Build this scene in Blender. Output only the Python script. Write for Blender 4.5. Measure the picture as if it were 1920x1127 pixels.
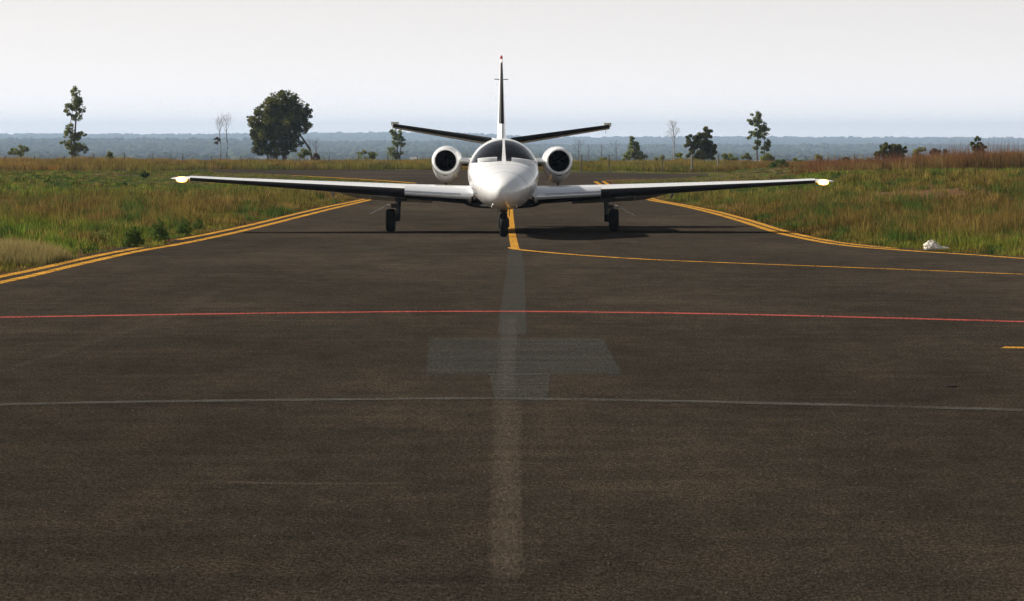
import bpy, bmesh, math, random
import numpy as np
from mathutils import Vector, Matrix
for o in list(bpy.data.objects): bpy.data.objects.remove(o)
random.seed(7); rng = np.random.default_rng(11)
scene = bpy.context.scene
COL = scene.collection
# ------------------------------------------------------------------ camera
F_PX, HC, YH, CX, CY = 7000.0, 2.25, 259.0, 960.0, 563.5
PITCH = math.atan((CY - YH) / F_PX)
cam = bpy.data.cameras.new('camera'); camo = bpy.data.objects.new('camera', cam); COL.objects.link(camo)
cam.sensor_width = 36; cam.lens = F_PX / 1920 * 36; cam.clip_start = 0.5; cam.clip_end = 40000
camo.location = (0, 0, HC); camo.rotation_euler = (math.radians(90) - PITCH, 0, 0)
scene.camera = camo
# ------------------------------------------------------------------ sky, sun, exposure
SUN_AZ = math.radians(-68)      # towards -X from +Y
SUN_EL = math.radians(34)
HAZE_SKY = (6.25, 5.95, 5.85)
w = bpy.data.worlds.new('World'); scene.world = w; w.use_nodes = True
nt = w.node_tree; nt.nodes.clear()
sky = nt.nodes.new('ShaderNodeTexSky'); sky.sky_type = 'NISHITA'; sky.sun_disc = False
sky.sun_elevation = SUN_EL; sky.sun_rotation = SUN_AZ; sky.air_density = 1.0; sky.dust_density = 2.5; sky.ozone_density = 1.0
hs = nt.nodes.new('ShaderNodeHueSaturation'); hs.inputs['Saturation'].default_value = 0.35; hs.inputs['Value'].default_value = 0.55
bg = nt.nodes.new('ShaderNodeBackground'); bg.inputs['Strength'].default_value = 0.10
wo = nt.nodes.new('ShaderNodeOutputWorld')
nt.links.new(sky.outputs[0], hs.inputs['Color'])
# milky haze low in the sky, thinning with elevation
tc = nt.nodes.new('ShaderNodeTexCoord'); sx = nt.nodes.new('ShaderNodeSeparateXYZ'); nt.links.new(tc.outputs['Generated'], sx.inputs[0])
def wm(op, a, b=0.0):
    x = nt.nodes.new('ShaderNodeMath'); x.operation = op
    for i, v in ((0, a), (1, b)):
        if isinstance(v, (int, float)): x.inputs[i].default_value = v
        else: nt.links.new(v, x.inputs[i])
    return x.outputs[0]
hzf = wm('EXPONENT', wm('MULTIPLY', wm('ABSOLUTE', sx.outputs['Z']), -8.5))
hzf = wm('ADD', hzf, wm('MULTIPLY', wm('EXPONENT', wm('MULTIPLY', wm('ABSOLUTE', sx.outputs['Z']), -60.0)), 0.55))
tnt = nt.nodes.new('ShaderNodeVectorMath'); tnt.operation = 'SCALE'; tnt.inputs[0].default_value = HAZE_SKY; nt.links.new(hzf, tnt.inputs['Scale'])
ad = nt.nodes.new('ShaderNodeVectorMath'); ad.operation = 'ADD'; nt.links.new(hs.outputs[0], ad.inputs[0]); nt.links.new(tnt.outputs[0], ad.inputs[1])
nt.links.new(ad.outputs[0], bg.inputs['Color']); nt.links.new(bg.outputs[0], wo.inputs[0])
sl = bpy.data.lights.new('sun', 'SUN'); sl.energy = 4.8; sl.angle = math.radians(0.6); sl.color = (1.0, 0.93, 0.82)
so = bpy.data.objects.new('sun', sl); COL.objects.link(so)
sd = Vector((math.sin(SUN_AZ) * math.cos(SUN_EL), math.cos(SUN_AZ) * math.cos(SUN_EL), math.sin(SUN_EL)))
so.rotation_euler = sd.to_track_quat('Z', 'Y').to_euler()
scene.view_settings.view_transform = 'Standard'; scene.view_settings.look = 'None'
scene.view_settings.exposure = 0.45; scene.view_settings.gamma = 1.0
scene.render.engine = 'CYCLES'

# ------------------------------------------------------------------ pixel -> world (a photo survey, used once to get real positions)
cp, sp_ = math.cos(PITCH), math.sin(PITCH)
def ray(px, py):
    a, b = px - CX, py - CY
    return (a, F_PX * cp - b * sp_, -F_PX * sp_ - b * cp)
def G(px, py, z=0.0):
    d = ray(px, py); t = (z - HC) / d[2]
    return (d[0] * t, d[1] * t)
def PY(px, py, Y):
    d = ray(px, py); t = Y / d[1]
    return Vector((d[0] * t, Y, HC + d[2] * t))
def ppm(Y): return F_PX / Y

# ------------------------------------------------------------------ noise
def _h(i, j, s):
    n = (i * 374761393 + j * 668265263 + s * 974711) & 0x7fffffff
    n = ((n ^ (n >> 13)) * 1274126177) & 0x7fffffff
    return ((n ^ (n >> 16)) & 0xffff) / 65535.0
def vnoise(x, y, s=0):
    x = np.asarray(x, float); y = np.asarray(y, float)
    i = np.floor(x).astype(np.int64); j = np.floor(y).astype(np.int64)
    u = x - i; v = y - j; u = u * u * (3 - 2 * u); v = v * v * (3 - 2 * v)
    a = _h(i, j, s); b = _h(i + 1, j, s); c = _h(i, j + 1, s); d = _h(i + 1, j + 1, s)
    return (a * (1 - u) + b * u) * (1 - v) + (c * (1 - u) + d * u) * v
def fbm(x, y, s=0, o=4):
    t = 0; a = 0.5; n = 0
    for k in range(o):
        t = t + a * vnoise(x * 2**k + 17.3 * k, y * 2**k - 9.1 * k, s + k); n += a; a *= 0.5
    return t / n
def sstep(a, b, x):
    t = np.clip((np.asarray(x, float) - a) / (b - a), 0, 1); return t * t * (3 - 2 * t)

# ------------------------------------------------------------------ materials
MATS = {}
def mat(name, col=(.5, .5, .5), rough=.5, metal=0, coat=0, emit=None, es=0, spec=.5):
    if name in MATS: return MATS[name]
    m = bpy.data.materials.new(name); m.use_nodes = True; MATS[name] = m
    b = m.node_tree.nodes['Principled BSDF']
    b.inputs['Base Color'].default_value = (*col, 1); b.inputs['Roughness'].default_value = rough
    b.inputs['Metallic'].default_value = metal; b.inputs['Coat Weight'].default_value = coat
    b.inputs['Coat Roughness'].default_value = .06
    b.inputs['Specular IOR Level'].default_value = spec
    if emit: b.inputs['Emission Color'].default_value = (*emit, 1); b.inputs['Emission Strength'].default_value = es
    return m
class NB:
    def __init__(s, m): s.m = m; s.t = m.node_tree; s.N = s.t.nodes; s.L = s.t.links; s.b = s.N.get('Principled BSDF')
    def n(s, typ, **kw):
        x = s.N.new(typ)
        for k, v in kw.items():
            if k in x.inputs: x.inputs[k].default_value = v
            else: setattr(x, k, v)
        return x
    def noise(s, scale, detail=4, rough=.55, vec=None, dist=0):
        x = s.n('ShaderNodeTexNoise'); x.inputs['Scale'].default_value = scale; x.inputs['Detail'].default_value = detail
        x.inputs['Roughness'].default_value = rough; x.inputs['Distortion'].default_value = dist
        if vec is not None: s.L.new(vec, x.inputs['Vector'])
        return x.outputs['Fac']
    def pos(s, sc=(1, 1, 1), rot=0):
        g = s.n('ShaderNodeNewGeometry'); mp = s.n('ShaderNodeMapping'); mp.inputs['Scale'].default_value = sc; mp.inputs['Rotation'].default_value = (0, 0, rot)
        s.L.new(g.outputs['Position'], mp.inputs['Vector']); return mp.outputs[0]
    def ramp(s, fac, stops):
        r = s.n('ShaderNodeValToRGB'); e = r.color_ramp.elements
        while len(e) < len(stops): e.new(.5)
        for k, (p, c) in enumerate(stops):
            e[k].position = p; e[k].color = (*c, 1) if len(c) == 3 else c
        s.L.new(fac, r.inputs['Fac']); return r.outputs['Color']
    def mix(s, fac, a, b, typ='MIX'):
        x = s.n('ShaderNodeMix'); x.data_type = 'RGBA'; x.blend_type = typ
        for i, v in ((0, fac), (6, a), (7, b)):
            if isinstance(v, (int, float)): x.inputs[i].default_value = v
            elif isinstance(v, tuple): x.inputs[i].default_value = (*v, 1)
            else: s.L.new(v, x.inputs[i])
        return x.outputs[2]
    def math(s, op, a, b=0.0, clamp=False):
        x = s.n('ShaderNodeMath'); x.operation = op; x.use_clamp = clamp
        for i, v in ((0, a), (1, b)):
            if isinstance(v, (int, float)): x.inputs[i].default_value = v
            else: s.L.new(v, x.inputs[i])
        return x.outputs[0]
    def bump(s, h, strength, dist):
        x = s.n('ShaderNodeBump'); x.inputs['Strength'].default_value = strength; x.inputs['Distance'].default_value = dist
        s.L.new(h, x.inputs['Height']); s.L.new(x.outputs[0], s.b.inputs['Normal'])

# asphalt
M_asph = mat('asphalt', rough=1.0, spec=0.0); nb = NB(M_asph)
p = nb.pos()
big = nb.noise(.16, 5, .6, nb.pos((1, .35, 1)))
med = nb.noise(1.3, 5, .65, nb.pos((1, .3, 1), .15))
grain = nb.noise(1.0, 3, .75, nb.pos((55, 13, 30))); grain2 = nb.noise(1.0, 2, .7, nb.pos((26, 7, 20), .3))
clump = nb.noise(1.0, 4, .7, nb.pos((5.5, 2.2, 4))); streak = nb.noise(1.0, 4, .65, nb.pos((.35, 1.6, 1)))
base = nb.ramp(big, [(.3, (.0270, .0228, .0182)), (.5, (.0360, .0302, .0238)), (.7, (.050, .0405, .0305))])
base = nb.mix(.75, base, nb.ramp(med, [(.32, (.78, .79, .80)), (.5, (1., 1., 1.)), (.70, (1.3, 1.22, 1.15))]), 'MULTIPLY')
base = nb.mix(.8, base, nb.ramp(clump, [(.3, (.74, .74, .74)), (.5, (1, 1, 1)), (.72, (1.3, 1.26, 1.2))]), 'MULTIPLY')
def grainy(nb, c, k=1.0):
    g1 = nb.noise(1.0, 3, .75, nb.pos((72, 20, 30))); g2 = nb.noise(1.0, 2, .7, nb.pos((30, 13, 20), .5)); g3 = nb.noise(1.0, 4, .65, nb.pos((.35, 1.6, 1)))
    c = nb.mix(.9 * k, c, nb.ramp(g1, [(.3, (.22,) * 3), (.5, (.92,) * 3), (.70, (2.15, 2.1, 2.0))]), 'MULTIPLY')
    c = nb.mix(.7 * k, c, nb.ramp(g2, [(.36, (.5,) * 3), (.5, (1,) * 3), (.66, (1.6, 1.55, 1.5))]), 'MULTIPLY')
    return nb.mix(.8 * k, c, nb.ramp(g3, [(.34, (.86, .86, .87)), (.5, (1,) * 3), (.68, (1.2, 1.16, 1.12))]), 'MULTIPLY')
gy = nb.n('ShaderNodeNewGeometry'); sy = nb.n('ShaderNodeSeparateXYZ'); nb.L.new(gy.outputs['Position'], sy.inputs[0])   # base colour darker on the near apron, paler towards the far taxiway
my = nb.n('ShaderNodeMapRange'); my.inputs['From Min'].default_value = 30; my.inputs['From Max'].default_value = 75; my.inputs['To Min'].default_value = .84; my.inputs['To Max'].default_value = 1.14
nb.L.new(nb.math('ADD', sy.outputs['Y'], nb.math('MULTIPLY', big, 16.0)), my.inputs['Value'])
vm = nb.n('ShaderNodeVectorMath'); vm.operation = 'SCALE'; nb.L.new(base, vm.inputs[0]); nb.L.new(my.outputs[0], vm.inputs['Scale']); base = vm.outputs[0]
base = grainy(nb, base)
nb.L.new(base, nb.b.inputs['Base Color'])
nb.bump(nb.math('ADD', grain, nb.math('MULTIPLY', clump, .6)), .55, .012)

def paint_mat(name, c, wear, soft=None, rough=.75, grain=.35):
    """worn paint or patching: opaque where it is left, bare asphalt between"""
    m = mat(name, c, rough, spec=0.0); nb = NB(m)
    n1 = nb.noise(1.0, 4, .7, nb.pos((30, 9, 20))); n2 = nb.noise(1.0, 4, .65, nb.pos((1.1, 3.2, 1)))
    nb.L.new(grainy(nb, c, grain), nb.b.inputs['Base Color'])
    v = nb.math('ADD', nb.math('MULTIPLY', n1, .55), nb.math('MULTIPLY', n2, .6))
    if soft:
        uv = nb.n('ShaderNodeAttribute'); uv.attribute_name = 'edge'
        v = nb.math('ADD', nb.math('MULTIPLY', v, soft[1]), nb.math('MULTIPLY', uv.outputs['Fac'], soft[0]))
    a = nb.n('ShaderNodeMapRange'); a.inputs['From Min'].default_value = wear[0]; a.inputs['From Max'].default_value = wear[1]
    a.inputs['To Max'].default_value = wear[2] if len(wear) > 2 else 1.0
    nb.L.new(v, a.inputs['Value']); nb.L.new(a.outputs[0], nb.b.inputs['Alpha'])
    return m
M_yel = paint_mat('yellow_paint', (.55, .28, .045), (.41, .64))
M_yelw = paint_mat('worn_yellow_paint', (.40, .26, .06), (.60, .74, .6))
M_red = paint_mat('red_paint', (.36, .085, .07), (.40, .60, .9))
M_grl = paint_mat('faded_white_paint', (.115, .113, .102), (.42, .78, .8))
M_patch = paint_mat('grey_patching', (.066, .067, .061), (1.46, 2.2, .6), (1.0, 1.7), grain=1.0)
M_patchb = paint_mat('grey_strip_patching', (.070, .071, .065), (1.44, 2.2, .62), (1.0, 1.7), grain=1.0)
M_strip2 = paint_mat('pale_strip_patching', (.098, .094, .085), (.85, 1.9, .6), (.9, 1.1), grain=1.0)
M_dust = paint_mat('pale_dust', (.098, .078, .060), (.95, 1.95, .75), (.9, 1.1), grain=1.0)
M_faint = paint_mat('faint_chalk', (.09, .075, .06), (.8, 1.7, .4), (.9, .8), grain=1.0)

# aircraft
M_white = mat('white_aircraft_paint', (.82, .82, .81), .22, coat=.6); nb = NB(M_white)
nn = nb.noise(3.5, 5, .6, nb.pos((1, 1, 2.5)))
nb.L.new(nb.ramp(nn, [(.3, (.80, .795, .78)), (.55, (.85, .85, .845)), (.8, (.87, .87, .87))]), nb.b.inputs['Base Color'])
nb.L.new(nb.ramp(nn, [(.3, (.32,) * 3), (.7, (.17,) * 3)]), nb.b.inputs['Roughness'])
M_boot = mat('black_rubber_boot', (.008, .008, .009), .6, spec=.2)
M_polish = mat('polished_metal', (.84, .85, .88), .28, metal=.45)
M_seam = mat('panel_seam', (.10, .11, .13), .5)
M_dark = mat('dark_metal', (.03, .03, .032), .5, metal=.3)
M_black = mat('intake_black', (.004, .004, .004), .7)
M_fan = mat('fan_metal', (.05, .05, .055), .4, metal=.8)
M_tyre = mat('tyre_rubber', (.009, .009, .009), .85, spec=.15)
M_rim = mat('wheel_metal', (.16, .16, .16), .45, metal=.6)
M_strut = mat('strut_metal', (.025, .025, .025), .45, metal=.3)
M_lining = mat('cabin_lining', (.09, .085, .08), .8)
M_seat = mat('seat_leather', (.50, .43, .33), .6)
M_cream = mat('cream_antenna', (.42, .41, .35), .5)
M_redl = mat('red_beacon', (.55, .05, .03), .3)
M_lamp = mat('landing_lamp', (1, .8, .5), .3, emit=(1.0, .42, .09), es=5.0)
M_lampc = mat('lamp_core', (1, .9, .7), .3, emit=(1.0, .78, .42), es=45)
M_under = mat('belly_shade_paint', (.02, .02, .02), .7, spec=.05)  # near black: the shade under the belly is put into the colour
M_tan = mat('underside_paint', (.42, .40, .34), .45)
def glass_mat():
    m = bpy.data.materials.new('windshield_glass'); m.use_nodes = True; t = m.node_tree; t.nodes.clear()
    out = t.nodes.new('ShaderNodeOutputMaterial'); mx = t.nodes.new('ShaderNodeMixShader'); fr = t.nodes.new('ShaderNodeFresnel'); fr.inputs['IOR'].default_value = 1.62
    tr = t.nodes.new('ShaderNodeBsdfTransparent'); tr.inputs[0].default_value = (.84, .87, .90, 1)
    gl = t.nodes.new('ShaderNodeBsdfGlossy'); gl.inputs['Roughness'].default_value = .04
    t.links.new(fr.outputs[0], mx.inputs[0]); t.links.new(tr.outputs[0], mx.inputs[1]); t.links.new(gl.outputs[0], mx.inputs[2]); t.links.new(mx.outputs[0], out.inputs[0])
    return m
M_glass = glass_mat()

def veg_mat(name, attr=True, col=(.05, .07, .02), trans=.35, nscale=None):
    m = bpy.data.materials.new(name); m.use_nodes = True; nb = NB(m); t = m.node_tree
    out = [n for n in t.nodes if n.type == 'OUTPUT_MATERIAL'][0]; t.nodes.remove(nb.b)
    d = t.nodes.new('ShaderNodeBsdfDiffuse'); tr = t.nodes.new('ShaderNodeBsdfTranslucent'); mx = t.nodes.new('ShaderNodeMixShader'); mx.inputs[0].default_value = trans
    if attr:
        a = t.nodes.new('ShaderNodeAttribute'); a.attribute_name = 'col'; c = a.outputs['Color']
    else:
        c = nb.ramp(nb.noise(nscale or 1.5, 4, .6, nb.pos()), [(.3, tuple(v * .6 for v in col)), (.7, tuple(v * 1.4 for v in col))])
    nb.L.new(c, d.inputs[0]); nb.L.new(c, tr.inputs[0])
    nb.L.new(d.outputs[0], mx.inputs[1]); nb.L.new(tr.outputs[0], mx.inputs[2]); nb.L.new(mx.outputs[0], out.inputs[0])
    return m
M_grass = veg_mat('grass_blades', trans=.36)
M_leaf = veg_mat('leaves', trans=.42)
M_farwood = veg_mat('distant_leaves', trans=.0)
M_bark = mat('bark', (.10, .075, .055), .9); nb = NB(M_bark)
nb.L.new(nb.ramp(nb.noise(6, 5, .7, nb.pos((1, 1, .3))), [(.3, (.055, .042, .032)), (.7, (.17, .13, .10))]), nb.b.inputs['Base Color'])
M_barkpale = mat('pale_bark', (.30, .26, .22), .9)
M_post = mat('weathered_post', (.24, .22, .18), .9)
M_postg = mat('grey_post', (.085, .072, .055), .9)
M_postd = mat('old_wood_post', (.10, .075, .06), .9)
M_wire = mat('fence_wire', (.2, .2, .2), .5, metal=.6)
M_bag = mat('white_plastic', (.78, .75, .70), .45); nb = NB(M_bag)
nb.L.new(nb.ramp(nb.noise(9, 4, .6, nb.pos()), [(.35, (.42, .33, .22)), (.5, (.66, .60, .50)), (.8, (.74, .71, .66))]), nb.b.inputs['Base Color'])

# ground
M_ground = mat('soil_and_turf', rough=1.0, spec=0.0); nb = NB(M_ground)
a = nb.n('ShaderNodeAttribute'); a.attribute_name = 'col'
g1 = nb.noise(2.2, 6, .7, nb.pos()); g2 = nb.noise(.02, 6, .65, nb.pos((1, .35, 1))); 
c = nb.mix(.9, a.outputs['Color'], nb.ramp(g1, [(.3, (.55, .55, .55)), (.5, (1, 1, 1)), (.72, (1.5, 1.4, 1.25))]), 'MULTIPLY')
nb.L.new(c, nb.b.inputs['Base Color']); nb.bump(g1, .5, .06)

# ------------------------------------------------------------------ object helpers
def link(name, me, m=None, parent=None, smooth=False, loc=None):
    o = bpy.data.objects.new(name, me); COL.objects.link(o)
    if m is not None: me.materials.append(m)
    if parent is not None: o.parent = parent
    if loc is not None: o.location = loc
    if smooth: me.polygons.foreach_set('use_smooth', [True] * len(me.polygons))
    return o
def tag(o, label=None, cat=None, group=None, kind=None):
    if label: o['label'] = label
    if cat: o['category'] = cat
    if group: o['group'] = group
    if kind: o['kind'] = kind
    return o
def empty(name, loc, label, cat, group=None):
    o = bpy.data.objects.new(name, None); COL.objects.link(o); o.location = loc; o.empty_display_size = .3
    return tag(o, label, cat, group)
def npmesh(name, V, Fs, k, col=None):
    """V (n,3), Fs (m,k) -> mesh, with optional point colours"""
    me = bpy.data.meshes.new(name); V = np.ascontiguousarray(V, np.float32); Fs = np.ascontiguousarray(Fs, np.int32)
    me.vertices.add(len(V)); me.vertices.foreach_set('co', V.ravel())
    me.loops.add(Fs.size); me.loops.foreach_set('vertex_index', Fs.ravel())
    me.polygons.add(len(Fs)); me.polygons.foreach_set('loop_start', np.arange(0, Fs.size, k, dtype=np.int32))
    me.polygons.foreach_set('loop_total', np.full(len(Fs), k, np.int32))
    if col is not None:
        at = me.color_attributes.new('col', 'FLOAT_COLOR', 'POINT')
        c4 = np.ones((len(V), 4), np.float32); c4[:, :3] = col; at.data.foreach_set('color', c4.ravel())
    me.update(calc_edges=True); return me
class MB:
    def __init__(s): s.v = []; s.f = []
    def add(s, vs, fs):
        o = len(s.v); s.v += [tuple(v) for v in vs]; s.f += [tuple(i + o for i in f) for f in fs]; return s
    def loft(s, rings, cap0=True, cap1=True, closed=True):
        n = len(rings[0]); vs = [p for r in rings for p in r]; fs = []
        for i in range(len(rings) - 1):
            for j in range(n if closed else n - 1):
                k = (j + 1) % n; fs.append((i * n + j, i * n + k, (i + 1) * n + k, (i + 1) * n + j))
        if cap0: fs.append(tuple(reversed(range(n))))
        if cap1: fs.append(tuple((len(rings) - 1) * n + j for j in range(n)))
        return s.add(vs, fs)
    def box(s, a, b, mtx=None):
        vs = [Vector((x, y, z)) for x in (a[0], b[0]) for y in (a[1], b[1]) for z in (a[2], b[2])]
        if mtx: vs = [mtx @ v for v in vs]
        return s.add(vs, [(0, 1, 3, 2), (4, 6, 7, 5), (0, 4, 5, 1), (2, 3, 7, 6), (0, 2, 6, 4), (1, 5, 7, 3)])
    def tube(s, pts, rs, n=8):
        pts = [Vector(p) for p in pts]; rings = []
        if not hasattr(rs, '__len__'): rs = [rs] * len(pts)
        for i, p in enumerate(pts):
            t = (pts[min(i + 1, len(pts) - 1)] - pts[max(i - 1, 0)]).normalized()
            u = t.cross(Vector((0, 0, 1)) if abs(t.z) < .9 else Vector((0, 1, 0))).normalized(); v = t.cross(u)
            rings.append([p + (u * math.cos(2 * math.pi * k / n) + v * math.sin(2 * math.pi * k / n)) * rs[i] for k in range(n)])
        return s.loft(rings)
    def lathe(s, prof, c, axis='x', n=32):
        rings = []
        for a_, r in prof:
            rg = []
            for k in range(n):
                t = 2 * math.pi * k / n; q = (a_, r * math.cos(t), r * math.sin(t)) if axis == 'x' else (r * math.cos(t), a_, r * math.sin(t))
                if axis == 'z': q = (r * math.cos(t), r * math.sin(t), a_)
                rg.append((c[0] + q[0], c[1] + q[1], c[2] + q[2]))
            rings.append(rg)
        return s.loft(rings)
    def mesh(s, name, bevel=0):
        me = bpy.data.meshes.new(name); me.from_pydata(s.v, [], s.f)
        bm = bmesh.new(); bm.from_mesh(me); bmesh.ops.recalc_face_normals(bm, faces=bm.faces)
        if bevel: bmesh.ops.bevel(bm, geom=[e for e in bm.edges], offset=bevel, segments=2, affect='EDGES', profile=.6)
        bm.to_mesh(me); bm.free(); return me
    def build(s, name, m, parent=None, smooth=True, bevel=0, angle=40):
        me = s.mesh(name, bevel); o = link(name, me, m, parent)
        if smooth: me.polygons.foreach_set('use_smooth', [True] * len(me.polygons)); me.set_sharp_from_angle(angle=math.radians(angle))
        return o

# ------------------------------------------------------------------ asphalt outline
Lin = [(0, 530), (60, 517), (130, 500), (200, 484), (260, 471), (330, 459), (400, 445), (480, 427), (560, 407), (620, 392), (680, 378), (730, 366), (768, 354.5), (788, 346.5)]
Lout = [(0, 519), (60, 507), (130, 491), (200, 476), (262, 464.5)]
Lout2 = [(332, 450), (400, 437), (480, 419.5), (560, 400), (620, 386.5), (672, 376), (722, 364), (758, 353), (777, 345)]
Rin = [(1116, 340.5), (1128, 347), (1160, 358), (1192, 367.5), (1222, 376), (1270, 384.5), (1330, 398), (1390, 415), (1450, 434), (1500, 446), (1560, 457), (1620, 464), (1680, 468.5), (1760, 474), (1840, 479), (1920, 485)]
Rout = [(1131, 340), (1143, 347), (1172, 357), (1205, 367), (1236, 376), (1284, 384.5), (1344, 397), (1404, 413), (1462, 431), (1515, 444), (1575, 455), (1635, 462), (1680, 466)]
IslL = [(777, 343.5), (735, 340), (690, 337), (586, 331), (520, 327.8), (456, 325)]
IslR = [(1131, 338.8), (1161, 338), (1270, 335), (1350, 332.5), (1480, 329.5)]
gL = [Vector(G(*p_)) for p_ in Lin]; gR = [Vector(G(*p_)) for p_ in Rin]
leftedge = [G(x - 8, y - 12) for x, y in Lin[:5]] + [G(266, 465), G(300, 461.5), G(322, 457), G(325, 451)] + [G(x - 3, y - 2) for x, y in Lout2]
rightedge = [G(x + 8, y - .5) for x, y in Rout[:-2]] + [G(1640, 461), G(1760, 471.5), G(1840, 476.5), G(1920, 482)]
def ext(p, q, k): return (p[0] + (p[0] - q[0]) * k, p[1] + (p[1] - q[1]) * k)
asph = [(-60, -40), (-60, 28), (-24, 32), (-12, 40), (-9.2, 50)] + leftedge + [G(774, 342.4)] + [G(x, y - .6) for x, y in IslL[1:]] + [G(430, 323.8), (-30, 250), (-40, 252), (-46, 262)]
asph += [G(430, 318.3), G(800, 318.6), G(1100, 323), G(1300, 326), G(1480, 329)]
asph += [G(1350, 331.8), G(1270, 334.3), G(1161, 337.2), G(1137, 338.2)] + rightedge + [(10.7, 68.4), (13, 65), (30, 60), (60, 58), (60, -40)]
AP = np.array(asph)
def inpoly(x, y, P=AP):
    x = np.asarray(x, float); y = np.asarray(y, float); r = np.zeros(x.shape, bool); n = len(P)
    for i in range(n):
        x0, y0 = P[i]; x1, y1 = P[(i + 1) % n]
        if y0 == y1: continue
        c = ((y0 > y) != (y1 > y)) & (x < (x1 - x0) * (y - y0) / (y1 - y0) + x0); r ^= c
    return r
def edgedist(x, y, P=AP):
    x = np.asarray(x, float); y = np.asarray(y, float); d = np.full(x.shape, 1e9); n = len(P)
    for i in range(n):
        a_ = P[i]; b_ = P[(i + 1) % n]; e = b_ - a_; L2 = (e**2).sum() + 1e-9
        t = np.clip(((x - a_[0]) * e[0] + (y - a_[1]) * e[1]) / L2, 0, 1)
        d = np.minimum(d, np.hypot(x - a_[0] - t * e[0], y - a_[1] - t * e[1]))
    return d

# ------------------------------------------------------------------ terrain
def far_z(x, y):
    px = CX + x / np.maximum(y, 1) * F_PX
    wl = 1 - sstep(430, 640, px)                      # left side of the view
    wr = sstep(820, 1050, px); wc = np.clip(1 - wl - wr, 0, 1)
    dist = [300, 420, 700, 1500, 3200, 4300, 5400, 6300, 7200, 9000, 10500, 12000, 13500]
    L = [0, -1.0, -5, -15, -16.5, -17.0, -8, -1.5, -9, -12, 6, 13.5, 4]
    Cc = [0, -1.0, -5, -15, -17, -17.5, -13, -7, -12, -10, 4, 18.5, 6]
    R = [0, -1.0, -5, -15, -18, -21, -20, -13.5, -17, -17, -6, 3.2, -6]
    zl = np.interp(y, dist, L); zc = np.interp(y, dist, Cc); zr = np.interp(y, dist, R)
    z = zl * wl + zc * wc + zr * wr
    far = sstep(900, 4000, y)
    z = z + far * (fbm(x / 620 + 3, y / 1600, 5, 4) - .5) * (1.2 + y / 2600)
    return z
def height(x, y, ed=None):
    x = np.asarray(x, float); y = np.asarray(y, float)
    z = np.where(y > 300, far_z(x, y), 0.0)
    if ed is None: ed = np.where(inpoly(x, y), -1, 1) * edgedist(x, y)
    m = (.60 * sstep(8.5, 15, x) * sstep(92, 126, y) * (1 - sstep(200, 250, y)))           # bank on the right
    m = m + .15 * sstep(14, 26, x) * sstep(95, 140, y) * (1 - sstep(215, 260, y))
    m = m + .28 * sstep(17, 26, -x) * sstep(110, 170, y) * (1 - sstep(205, 245, y))
    m = m + (fbm(x / 5, y / 7, 21, 3) - .35) * .28
    m = m + .16 * (vnoise(x / 1.1, y / 1.1, 33) - .5)
    z = z + np.where(y < 600, m * sstep(.1, 3.0, ed) * (1 - sstep(380, 600, y)), 0)
    return z - .03
rows = np.concatenate([np.arange(-40, 56, 6), np.arange(56, 300, .8), np.geomspace(300, 13500, 260)])
t_ = np.linspace(-1, 1, 321); prof = .3 * t_ + .7 * t_**3
XX = prof[None, :] * (25 + .55 * np.maximum(rows, 0))[:, None]; YY = np.repeat(rows[:, None], len(t_), 1)
ED = np.where(inpoly(XX, YY), -1, 1) * edgedist(XX, YY)
ZZ = height(XX, YY, ED)
nr, nc = XX.shape
idx = np.arange(nr * nc).reshape(nr, nc)
FF = np.stack([idx[:-1, :-1], idx[:-1, 1:], idx[1:, 1:], idx[1:, :-1]], -1).reshape(-1, 4)
def lerp(a_, b_, t): return np.asarray(a_) * (1 - t[..., None]) + np.asarray(b_) * t[..., None]
n1 = fbm(XX / 6, YY / 9, 3, 4)
cg = lerp((.085, .060, .032), (.060, .062, .022), sstep(.35, .6, n1))
soil = (.085, .040, .022)
cg = lerp(cg, soil, (1 - sstep(.2, 1.3, ED)) * sstep(.35, .55, fbm(XX / 2.0, YY / 3, 8, 3)))
bare = np.clip(1.25 - np.sqrt(((XX - 13.4) / 2.5)**2 + ((YY - 119) / 15.)**2) + 1.6 * (fbm(XX / 1.2, YY / 4, 40, 4) - .5), 0, 1)
cg = lerp(cg, (.125, .068, .040), bare * .9)
nf = fbm(XX / 260, YY / 700, 12, 5); nf2 = fbm(XX / 90, YY / 260, 19, 4)
cf = lerp((.030, .040, .018), (.20, .150, .095), sstep(.47, .60, nf)); cf = lerp(cf, (.032, .040, .02), sstep(.55, .62, nf2))
pxc = CX + XX / np.maximum(YY, 1) * F_PX
cf = lerp(cf, (.21, .165, .115), (1 - sstep(3200, 4600, YY)) * .75 * sstep(.42, .5, nf2 + .06))
cf = lerp(cf, (.020, .028, .013), sstep(4300, 4900, YY) * (1 - sstep(500, 700, pxc)) * .93)
cf = lerp(cf, (.022, .03, .014), sstep(4900, 6000, YY) * .9)
cg = lerp(cg, cf, sstep(380, 900, YY))
terr = npmesh('terrain', np.stack([XX, YY, ZZ], -1).reshape(-1, 3), FF, 4, cg.reshape(-1, 3))
o = link('terrain', terr, M_ground, smooth=True); tag(o, kind='structure')
o['label'] = 'rough turf and soil falling away to hazy wooded hills'

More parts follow.
